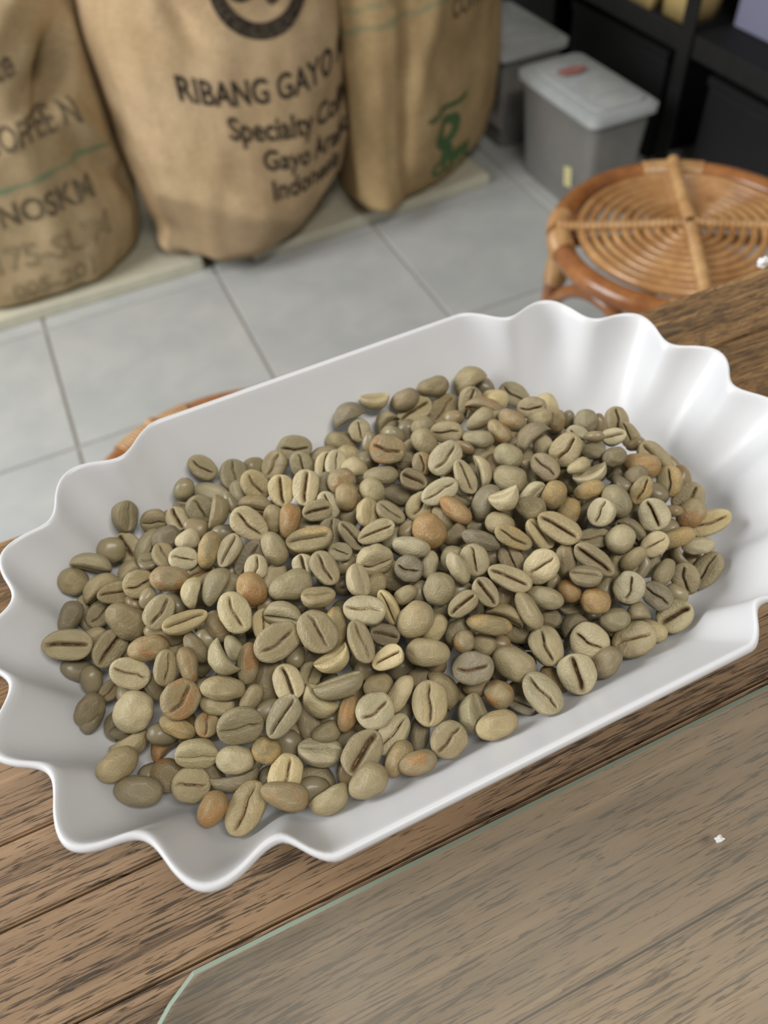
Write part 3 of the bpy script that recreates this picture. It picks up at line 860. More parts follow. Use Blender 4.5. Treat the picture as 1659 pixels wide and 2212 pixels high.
# ---------------------------------------------------------------- beans
bean_me = []
def make_bean_mesh(k, nu=44, nv=26):
    V, F, A = bean_mesh(k, nu, nv)
    me = bpy.data.meshes.new('bean'); me.from_pydata(V, [], F); me.update(); me.polygons.foreach_set('use_smooth', [True] * len(me.polygons))
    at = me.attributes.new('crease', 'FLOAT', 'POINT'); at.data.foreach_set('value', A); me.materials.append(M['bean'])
    return me
for k in range(len(BEAN_KINDS)): bean_me.append(make_bean_mesh(k))
# beans: place (1e-5 m from the table top), turn (quaternion, 1e-3), size (1e-5 m), kind, colour, ...
BEANS = '''
-521 7185 1818 182 -930 299 111 1194 662 450 9 b 180 0 0 1
396 6697 1485 708 -703 -62 -23 1030 704 510 2 g 110 0 1 0
1333 6608 1926 171 -979 -89 -65 1012 757 515 9 g 180 0 2 0
1501 7385 1690 942 194 -1 273 1210 913 520 4 g -5 0 3 0
2268 6927 1611 120 -944 -307 -2 979 594 404 0 b 180 0 4 1
2584 6520 1891 177 -982 65 -30 941 562 382 0 b 180 0 5 0
3509 6775 1703 973 152 -65 161 952 837 520 0 g 0 0 6 0
4366 7173 1452 702 -122 431 -554 1032 925 714 5 g 60 0 7 0
4711 6524 1931 181 -983 39 -6 1083 675 459 8 g 180 0 8 0
5224 7328 1603 232 -849 475 -10 772 718 488 3 b 180 0 9 0
5682 6944 1257 911 19 -73 -406 792 460 313 9 k 20 0 10 1
6104 6754 1833 753 56 -6 -656 1205 823 520 0 g 15 0 11 0
6786 7273 1166 220 -740 634 -36 804 537 365 0 s 180 0 12 1
7254 6958 1657 577 314 81 -750 1044 971 520 4 p 0 0 13 0
8066 6860 1713 136 -951 -150 -232 925 657 447 1 k 180 0 14 1
9255 7204 1340 966 51 -242 -79 1196 935 520 3 g 15 0 15 0
9943 7303 1135 302 -866 398 -38 811 561 381 0 y 180 0 16 1
-2203 7713 1583 224 -913 -331 -78 877 640 435 0 o 180 1 0 0
-1494 7490 1242 924 25 26 381 1366 872 520 0 g 15 1 1 0
-373 7747 1515 890 156 -24 428 1042 811 520 8 y 0 1 2 0
292 7704 812 342 893 -273 -109 1040 789 610 5 g -120 1 3 1
575 7998 1273 962 -131 151 -185 1118 781 531 0 p 40 1 4 1
2404 7609 1358 971 -8 -99 219 1165 697 474 1 p 20 1 5 1
3055 7430 1183 76 -865 -490 -72 936 491 334 0 k 180 1 6 1
3497 7763 1815 849 91 -121 506 1148 888 520 0 g 0 1 7 0
4859 7832 1376 222 -966 136 -11 705 498 338 9 b 180 1 8 1
5891 7803 1849 213 -848 478 -87 1174 830 520 0 g 180 1 9 0
6954 7936 1658 669 160 57 -724 1087 847 520 1 g 10 1 10 0
8070 7611 1637 825 339 -99 -441 1024 953 520 1 p -10 1 11 0
8813 7904 960 826 206 -6 -525 823 642 436 2 p 10 1 12 1
8953 7784 1759 224 -958 128 -127 803 619 421 8 g 180 1 13 0
9687 7795 1618 639 722 -261 -45 620 558 517 2 k -70 1 14 0
10396 7946 1721 754 359 -65 -546 901 689 469 0 k -5 1 15 0
10749 7406 1166 954 92 -278 -62 1014 866 520 4 y 10 1 16 0
-1552 8322 1104 825 -553 70 -93 1228 744 506 6 k 90 2 0 1
-1349 8569 1713 199 -955 215 54 929 693 471 8 p 180 2 1 0
-561 8455 1706 212 -910 332 132 739 688 468 8 s 180 2 2 0
943 8300 1586 218 -970 45 101 756 532 362 9 g 180 2 3 1
1566 8377 1907 197 -873 -412 -173 931 496 337 8 o 180 2 4 0
2172 8107 2023 975 199 -31 96 963 895 520 8 p 0 2 5 0
2917 8355 1819 119 927 169 312 1071 557 379 3 p -140 2 6 1
4111 8091 1551 161 753 -511 -382 1080 660 510 6 g -120 2 7 0
4877 8032 2073 943 205 -181 -190 1064 848 520 8 k 0 2 8 0
5515 8656 1759 248 -882 398 -45 687 560 381 0 g 180 2 9 1
7400 8491 1875 243 -952 157 -95 620 514 350 8 k 180 2 10 1
7941 8280 1583 621 757 -91 182 768 654 452 5 k -80 2 11 0
8622 8325 2127 247 -888 350 -167 803 699 476 8 o 180 2 12 0
9708 8346 2059 839 179 -376 351 900 837 520 8 p -5 2 13 0
10926 8442 1806 61 942 205 258 888 520 353 8 g -160 2 14 0
11632 8231 1338 515 409 71 -750 932 769 520 8 g 0 2 15 0
12690 8388 765 929 -29 -351 109 1236 748 509 0 g 20 2 16 1
-2551 8702 1147 960 246 68 -118 946 880 520 3 g -5 3 0 0
-2044 8845 649 681 -335 570 -315 978 701 485 2 k 80 3 1 1
75 8814 2225 942 114 -40 315 1146 725 493 9 g 10 3 2 0
636 8901 1284 147 -678 708 133 1174 600 408 9 k 180 3 3 2
1606 8809 2475 928 -367 -4 -65 1274 689 499 2 g 70 3 4 0
2544 8824 1717 218 -960 67 -165 800 598 407 0 g 180 3 5 1
3634 8663 1420 211 -953 158 -147 701 605 411 3 k 180 3 6 1
3953 8767 2419 239 -936 252 -61 1136 718 488 1 g 180 3 7 0
4956 8718 2281 104 -884 -438 -131 620 543 369 8 b 180 3 8 0
5703 8746 2428 434 -856 278 -52 1207 512 348 0 s 160 3 9 0
6596 8678 1514 226 -924 260 -164 860 594 404 0 g 180 3 10 1
6757 8664 2515 364 -641 665 -120 1095 519 353 0 g 160 3 11 0
7384 8849 2445 263 -883 373 -110 1000 586 399 3 g 180 3 12 0
8160 8883 2178 257 -777 569 -84 672 564 383 0 o 180 3 13 0
8314 8712 1366 936 -276 -83 -202 707 634 490 6 g 60 3 14 1
8606 8848 2555 946 -54 -22 -320 860 614 417 2 k 40 3 15 0
12603 8905 1411 360 -900 195 -154 927 500 340 8 p 170 3 16 0
-3708 8907 1602 170 -951 253 59 1176 723 492 0 k 180 4 0 0
-3052 9253 1048 158 -914 362 92 870 803 520 0 b 180 4 1 0
-2131 9180 1716 805 537 90 -237 1066 770 524 0 y -40 4 2 0
-937 9174 2163 859 481 102 -141 1149 962 520 0 g -30 4 3 0
1012 9020 1797 849 -267 335 -308 999 861 643 2 y 65 4 4 1
1720 9485 2614 959 -272 -82 13 949 687 531 6 y 60 4 5 0
2999 9016 2492 968 147 -201 -6 884 591 402 9 y 10 4 6 0
4447 9388 2257 213 -927 -226 -210 848 570 388 8 y 180 4 7 0
4985 9149 2021 200 -947 -188 -169 742 616 419 3 g 180 4 8 1
5290 9437 2776 951 228 -184 98 886 552 376 2 g 0 4 9 0
6359 9037 2119 561 740 -226 -294 1030 666 483 6 g -70 4 10 1
9132 9240 2543 783 323 -36 -530 1237 629 427 4 g 0 4 11 0
9945 9197 1835 211 -874 -334 -282 958 478 325 7 g 170 4 12 1
10209 8911 2252 350 -863 -149 -333 877 462 314 1 g 160 4 13 1
11005 9008 1392 676 -655 -335 33 914 822 571 5 g 100 4 14 1
11097 9153 2105 953 191 -225 71 843 650 442 3 p 0 4 15 0
11939 9216 1848 241 -932 122 -240 1109 547 372 3 s 180 4 16 0
-3907 9582 1935 353 -908 -118 189 1077 725 493 3 g 165 5 0 0
-2412 9924 1834 402 -822 402 -23 971 488 332 8 s 150 5 1 0
-1741 9778 1610 840 191 -21 507 640 596 405 0 b 0 5 2 1
-483 9667 2167 270 -913 -255 -169 796 460 313 0 g 180 5 3 1
506 9685 2189 684 186 168 -685 942 752 511 2 p 0 5 4 0
1118 9810 1852 860 163 -71 479 638 593 403 3 g 0 5 5 1
2476 9595 2789 687 67 287 -664 1135 620 422 0 g 25 5 6 0
3196 9704 2343 946 95 51 -306 769 612 416 2 k 20 5 7 0
4012 9578 2720 231 -946 -150 -172 1051 857 520 0 g 180 5 8 0
5987 9529 2698 748 211 158 -609 868 594 404 4 g 15 5 9 0
6771 9625 2704 883 206 -29 -420 1213 622 423 2 g 10 5 10 0
7724 9591 2694 922 220 -300 108 1042 866 520 3 p 0 5 11 0
8549 9577 2356 234 -767 -553 -224 979 576 392 7 g 160 5 12 1
10182 9514 2513 168 -955 -168 -179 859 752 512 1 p 180 5 13 0
11587 9935 2316 619 379 23 -687 942 863 520 2 p 0 5 14 0
12944 9802 1733 139 -944 -192 -228 999 771 520 3 b 180 5 15 0
13444 9502 1292 972 155 -159 -84 1329 726 494 1 y 10 5 16 0
-3004 10222 661 576 780 231 84 879 791 624 6 b -80 6 0 1
-2075 10371 2276 916 252 5 312 1025 938 520 8 b 0 6 1 0
-1292 9997 1966 244 -931 238 134 882 545 370 8 y 180 6 2 1
-992 10146 2422 0 -974 168 154 1122 626 426 8 g -150 6 3 0
102 10131 1903 214 -823 -509 -136 1323 720 489 8 k 180 6 4 2
1610 10212 2961 794 130 124 -581 1166 961 520 3 g 10 6 5 0
2952 10332 2801 950 88 -17 -299 1110 785 520 0 p 20 6 6 0
3624 10307 2630 550 486 17 -679 1012 480 326 2 y -30 6 7 0
4130 10393 2700 245 -964 -102 -24 662 450 306 1 g 180 6 8 0
4933 10070 2815 217 -874 -337 -276 894 822 520 0 g 180 6 9 0
5609 10362 2944 496 -561 662 -43 962 493 335 8 p 150 6 10 0
7280 10353 2275 720 235 25 -652 920 676 459 3 k 5 6 11 1
8727 10381 2830 841 243 -28 -482 1285 729 496 2 g 10 6 12 0
9706 10049 2160 946 244 -115 -178 938 599 407 0 g 5 6 13 1
10114 10349 2744 913 30 -372 164 816 759 516 0 p 20 6 14 0
10965 9960 1911 558 623 -170 -521 984 690 469 2 g -40 6 15 1
13318 10356 1578 911 146 -317 220 1044 903 520 1 g 0 6 16 1
-3731 10451 968 766 -640 -55 -4 1041 781 566 6 p 110 7 0 0
-3306 10825 1821 294 -892 -333 -82 1069 994 520 8 p 180 7 1 0
-816 10667 2819 651 -418 539 -332 987 867 589 6 y 90 7 2 0
-242 10482 2407 252 -810 -500 -174 1077 559 380 3 b 180 7 3 0
603 10508 2806 957 259 19 127 1260 898 520 8 g 0 7 4 0
2145 10419 2570 128 -824 -545 -93 1096 559 380 8 s 180 7 5 1
4539 11010 2849 864 358 -86 -344 783 728 495 8 k -10 7 6 0
5806 11061 2501 500 849 -4 171 781 703 590 5 g -90 7 7 1
6185 10468 2829 642 249 55 -723 889 788 520 3 g 0 7 8 0
6638 10931 2841 562 -745 354 -53 1118 535 364 8 k 150 7 9 0
7443 10657 2850 861 292 101 -403 1118 557 379 1 s 10 7 10 0
8242 10652 2503 812 113 285 -496 1013 659 448 9 y 40 7 11 0
9521 11050 2347 182 -868 -311 -340 808 671 456 8 s 180 7 12 1
10063 10929 1999 482 767 -98 412 745 671 547 6 k -90 7 13 1
10734 10580 2680 309 -654 690 -38 994 745 507 8 g 180 7 14 0
11678 10694 2501 877 234 -300 294 897 587 399 1 s -10 7 15 0
12926 10853 2048 835 -70 -362 408 957 736 501 8 s 15 7 16 0
-4415 11527 1333 239 -833 -497 32 932 645 419 9 k 180 8 0 0
-4075 11376 736 356 814 210 409 862 667 453 5 k -90 8 1 1
-2198 11316 2447 715 450 -23 534 922 599 407 1 g -25 8 2 0
-1637 11103 2440 221 -705 -657 -149 987 538 366 7 b 180 8 3 0
-429 11076 2423 146 -747 638 119 763 472 321 9 g 180 8 4 1
434 11453 2237 739 306 -7 600 910 610 415 9 y -20 8 5 1
1079 11373 2594 720 624 -136 -270 1003 755 513 4 p -50 8 6 1
2012 11219 2841 987 -89 118 -56 921 621 423 1 g 45 8 7 0
3106 11235 2882 650 -75 394 -645 907 692 471 0 p 45 8 8 0
3576 11140 2465 426 -855 -220 -198 747 553 376 8 g 160 8 9 0
4246 11423 2142 293 -896 334 -7 1144 816 520 0 g 180 8 10 1
5213 11145 2417 300 -830 -464 -82 806 455 309 0 p 160 8 11 1
7384 11268 2810 286 -876 355 -155 838 618 420 1 g 180 8 12 0
8404 11349 2819 292 -846 421 -148 850 712 484 7 g 180 8 13 0
9238 11442 2839 171 -912 -296 -228 886 661 450 0 s 180 8 14 0
10310 11270 2645 285 -940 74 -174 916 519 353 8 s 180 8 15 0
11866 11223 2483 255 -927 16 -274 750 573 390 3 k 180 8 16 1
-4365 11573 1461 520 -793 -309 76 912 750 419 8 k 150 9 0 1
-3125 11842 2014 875 270 252 -313 1070 794 520 0 p 0 9 1 0
-2732 11561 1364 281 -587 -726 -220 820 446 303 0 g 180 9 2 1
-1331 11542 2339 386 -684 597 165 903 490 333 8 k 160 9 3 1
-600 11941 2324 183 -622 -735 -200 915 594 404 0 b 180 9 4 1
-93 11767 2849 715 153 199 -652 1144 820 520 8 y 5 9 5 0
1526 11915 2824 302 -952 15 51 1247 837 520 7 g 180 9 6 0
3816 11745 2818 787 615 -7 -59 1033 904 615 8 p -40 9 7 0
4847 11600 2831 507 -792 283 -190 1065 595 404 3 p 150 9 8 0
5558 11881 2839 323 -686 641 120 1054 926 520 3 o 180 9 9 0
6301 11729 2311 755 -634 -167 -27 767 664 481 2 k 110 9 10 1
7740 11580 3269 918 -293 -148 -223 857 771 574 5 p 70 9 11 0
8802 11956 2617 732 618 -182 222 917 565 384 0 p -50 9 12 1
10690 11734 2590 945 -218 -165 -179 1013 605 468 6 p 60 9 13 0
11627 11952 2711 308 -928 114 -175 724 601 409 8 k 180 9 14 0
12339 11531 2389 363 -859 347 -100 1161 754 512 9 o 180 9 15 0
13150 11950 1822 791 237 178 -535 1309 897 520 2 g 30 9 16 1
-3841 12198 1061 936 295 19 191 739 493 335 0 b 0 10 0 1
-2429 12088 2374 292 -947 56 119 1073 663 451 0 b 180 10 1 0
-1354 12142 2723 988 40 137 62 1223 569 387 4 y 30 10 2 0
536 12279 2824 272 -710 609 227 962 783 520 0 o 180 10 3 0
2039 12518 2590 597 207 191 -751 698 593 403 4 p 0 10 4 1
2506 11996 2848 746 147 142 -634 1025 688 468 1 g 10 10 5 0
3138 12512 2600 908 310 7 -283 676 539 367 3 g 0 10 6 1
4247 12527 2823 943 305 -134 -13 1114 621 422 9 g 0 10 7 0
6319 12402 2373 364 -805 461 86 902 644 438 9 g 180 10 8 1
6517 12210 2860 274 -784 555 -52 1103 544 370 0 o 180 10 9 0
7362 12143 2832 164 913 113 355 1136 730 497 0 k -130 10 10 0
8421 12555 2826 322 -830 444 -98 1047 823 520 9 g 180 10 11 0
9707 12610 2600 740 321 -56 -589 973 704 479 0 k 0 10 12 1
10333 12338 1954 713 -257 594 -270 1081 738 535 6 g 110 10 13 1
10381 11975 2920 287 -933 38 -213 711 443 301 7 y 180 10 14 0
10493 12776 2824 893 204 -362 170 1074 876 520 1 g 5 10 15 0
11299 12540 2547 324 -872 302 -206 753 481 327 8 g 180 10 16 0
-3556 13110 1595 851 408 77 321 1122 791 520 2 g -15 11 0 0
-1895 12918 2542 889 305 -58 337 991 759 516 1 g 0 11 1 0
-973 12957 2795 148 857 322 375 862 597 461 6 y -120 11 2 0
-355 12893 2824 275 894 240 260 1101 714 517 2 g -110 11 3 0
-48 12980 2312 305 -929 -198 -65 946 584 397 9 g 180 11 4 1
875 12931 2770 837 143 -161 504 716 639 434 1 p 10 11 5 0
1217 12869 2075 299 -891 -289 -183 979 675 459 1 p 180 11 6 1
2501 13059 2825 982 54 -74 -168 1328 756 514 2 s 30 11 7 0
3608 12901 2548 809 106 206 -540 1002 562 382 2 g 25 11 8 0
4841 12944 2831 884 108 171 -422 912 555 378 1 g 30 11 9 0
5846 13161 2323 928 241 -121 256 944 749 510 8 y 0 11 10 0
6424 13020 2837 948 305 -82 32 1152 671 456 0 p 0 11 11 0
7321 13219 2820 695 262 258 -618 1083 612 416 9 p 20 11 12 0
7931 13176 2790 192 648 -290 -677 1000 672 475 6 p -75 11 13 0
9564 13023 2011 427 593 -346 -588 1000 866 669 5 p -60 11 14 1
12212 12800 2449 977 81 -96 -172 747 567 385 4 p 30 11 15 0
13214 13194 1779 542 476 -112 -684 914 606 412 9 g -20 11 16 1
-4459 13482 1895 953 232 77 -177 1296 843 520 2 g 5 12 0 0
-4093 13753 1321 704 686 78 166 1168 750 510 1 p -50 12 1 0
-2810 13332 2119 291 -825 395 280 1248 938 520 7 g 180 12 2 0
-1336 13682 2721 330 -914 156 175 1092 691 470 1 b 180 12 3 0
384 13739 2822 918 128 -151 345 1000 609 414 9 g 20 12 4 0
853 13594 2393 875 330 -222 275 1179 752 511 0 k 0 12 5 1
1521 13270 2822 217 -625 -692 -288 999 673 457 1 g 180 12 6 0
3221 13500 2341 798 282 -225 483 811 737 501 0 k -5 12 7 1
4261 13280 2831 719 462 0 520 832 686 466 8 y -40 12 8 0
4722 13926 2851 303 -747 587 80 794 737 501 1 y 180 12 9 0
5942 13767 2824 894 228 145 -357 828 612 416 4 k 20 12 10 0
8843 13342 2822 327 -824 448 -113 899 723 492 8 g 180 12 11 0
9816 13738 2832 436 866 -20 242 1153 944 645 6 k -95 12 12 0
10237 13531 2326 350 -661 663 29 898 621 422 0 p 180 12 13 1
11260 13292 2546 781 407 -7 -474 812 596 405 8 p 0 12 14 1
11811 13715 2524 176 -851 -352 -348 790 725 493 8 g 180 12 15 0
13201 13939 1762 746 172 -303 568 855 770 520 1 g -15 12 16 0
-4231 14284 1994 317 -859 -402 -7 963 613 417 9 k 180 13 0 1
-3601 14414 1421 913 311 73 253 826 658 447 8 g 0 13 1 0
-2211 14192 2396 909 414 36 22 867 806 520 8 g -10 13 2 0
-860 14224 2665 922 336 128 -146 815 677 460 3 p 0 13 3 0
-119 14090 2793 290 -842 -436 -131 1088 621 422 3 s 180 13 4 0
1156 14433 2804 797 330 191 -469 1194 836 520 1 p 0 13 5 0
2235 14015 2825 241 -838 -464 -156 1026 634 431 9 o 180 13 6 0
3031 13992 2824 938 342 38 -42 866 609 414 2 g 0 13 7 0
3461 14299 2503 675 216 -315 631 864 629 428 1 p 0 13 8 1
4002 14055 2813 261 -742 -521 -331 847 675 459 0 b 180 13 9 0
5210 14355 2801 354 -921 158 -35 1066 568 386 0 g 180 13 10 0
5486 13959 2274 306 -874 363 -101 961 632 430 9 k 180 13 11 1
7149 14083 2842 925 274 -172 201 1163 846 520 8 p 0 13 12 0
8393 14370 2818 335 -869 322 -171 979 554 377 9 g 180 13 13 0
8703 14408 2088 37 965 2 259 964 669 455 3 g -140 13 14 1
9111 14319 2805 372 -718 587 38 924 588 400 7 b 180 13 15 0
11229 14396 2198 211 -798 -375 -422 766 577 393 8 b 180 13 16 1
-3908 14754 1166 530 447 51 719 1210 872 520 2 g -35 14 0 1
-3340 15109 1815 526 837 120 95 1127 808 570 5 g -75 14 1 0
-2952 14492 1970 949 246 195 -10 1019 663 451 9 g 10 14 2 0
-1381 14923 2211 609 294 -37 736 791 641 436 0 g -20 14 3 1
-574 15050 2379 346 -936 -15 62 734 593 403 9 p 180 14 4 1
1862 14450 2592 253 -727 -580 -266 857 593 403 3 g 180 14 5 1
3109 15134 2586 821 212 -234 475 1074 785 520 2 p 5 14 6 0
3689 15134 2404 269 -824 -435 -244 828 519 353 3 k 180 14 7 1
4114 14787 2709 345 -933 41 -91 868 781 520 8 b 180 14 8 0
6359 15173 2062 283 -792 -391 -373 707 658 447 7 k 180 14 9 1
6580 14465 2552 728 206 -359 547 726 603 410 8 b 0 14 10 0
6970 15057 2714 418 -716 537 159 926 714 485 1 g 180 14 11 0
7801 15171 2666 886 345 -178 -253 1028 691 470 0 g 0 14 12 0
8352 14840 2413 349 -844 397 -89 713 555 377 7 g 180 14 13 0
8912 15193 2656 323 -908 -41 -263 978 571 388 9 g 180 14 14 0
9766 14700 2691 343 -798 485 -103 973 631 429 3 b 180 14 15 0
10652 14509 2449 328 -912 83 -230 835 613 417 7 g 180 14 16 1
-3963 15563 1825 312 -856 312 268 880 795 520 8 g 180 15 0 0
-3311 15872 2011 530 799 -34 -282 1168 684 483 2 g -75 15 1 1
-2472 15878 1043 637 762 116 19 933 739 571 5 p -60 15 2 1
-1807 16051 1662 322 873 259 258 1275 705 488 5 g -100 15 3 1
-1157 15668 2042 357 -929 -58 -74 908 734 499 8 k 180 15 4 1
48 16433 1910 754 362 288 -467 925 837 520 3 g 0 15 5 0
535 15530 2451 769 -404 -418 268 1036 791 538 2 g 90 15 6 0
1607 15456 2371 609 752 -84 -239 1042 625 483 2 b -60 15 7 1
2440 15505 2430 746 235 -244 573 965 759 516 2 y 0 15 8 0
4054 16278 1979 775 395 -128 476 868 633 430 4 p -20 15 9 1
4300 15900 2270 811 317 -164 463 907 633 430 0 p -10 15 10 0
4711 15401 2463 156 973 -170 19 850 690 533 5 p -120 15 11 1
5891 15416 2575 910 279 -29 -304 1110 942 520 1 b 10 15 12 0
7462 16226 2136 357 -924 50 -129 820 627 427 3 g 180 15 13 1
9588 15962 2228 528 766 -206 -302 1311 774 598 6 b -60 15 14 1
10859 15222 2281 863 381 -254 -214 944 720 490 8 b -5 15 15 0
11557 15430 1876 336 -681 650 -27 911 714 486 1 y 180 15 16 1
-2385 16638 1252 574 313 -283 702 932 866 520 4 p 0 16 0 0
-2139 17190 1956 613 578 96 529 960 868 590 0 g -45 16 1 1
-1338 16992 1565 794 580 53 -176 818 761 517 0 g -30 16 2 0
-648 16598 1638 664 149 -272 681 771 714 485 4 p 10 16 3 0
612 17247 1586 75 946 -265 -173 1203 636 432 0 p -130 16 4 1
1347 16640 1742 192 -689 -663 -223 850 600 408 8 g 180 16 5 1
1843 16485 1996 760 302 299 -492 1059 824 520 8 y 10 16 6 0
2753 17333 1610 914 193 -279 224 957 787 520 0 g 20 16 7 0
3496 16962 1639 640 377 269 -613 942 750 510 3 g 0 16 8 0
4347 17192 1375 364 -923 87 -92 995 652 444 0 k 180 16 9 1
4962 16548 1791 201 954 -155 -158 920 767 556 6 y -110 16 10 1
5719 17375 1777 610 249 -417 627 785 730 496 3 p 0 16 11 0
6673 17487 1628 629 755 -50 181 824 742 580 6 g -60 16 12 1
8805 17460 1214 910 302 -205 196 1208 896 520 0 g 0 16 13 1
9459 16860 1777 787 339 -348 382 1120 759 516 9 g -10 16 14 0
10294 16555 1756 421 -856 300 7 928 728 495 9 y 180 16 15 1
11328 17005 1165 788 370 -74 -486 1126 780 520 8 g 0 16 16 0
602 17964 1990 834 347 154 -401 995 699 476 8 g 0 17 0 1
1392 17551 1593 744 292 -116 590 1039 890 520 0 g -10 17 1 0
3558 17727 1632 913 381 5 -142 1123 867 520 1 g 0 17 2 0
5093 17500 1354 392 -868 298 63 1107 744 506 8 g 180 17 3 0
5518 17880 2195 231 966 -24 118 1112 858 622 6 k -110 17 4 1
6572 18050 2063 986 -107 87 -91 983 661 510 5 y 60 17 5 0
6700 17496 1526 368 -864 341 -48 674 593 403 3 g 180 17 6 0
7504 17692 2040 368 -912 21 -178 1026 688 468 0 k 180 17 7 0
7787 17644 1417 943 302 -117 72 1332 797 520 2 y 5 17 8 0
8627 17776 2077 396 -914 88 -11 1141 713 485 7 g 180 17 9 1
9843 17723 1997 249 948 -48 193 1227 942 683 5 g -110 17 10 1
'''
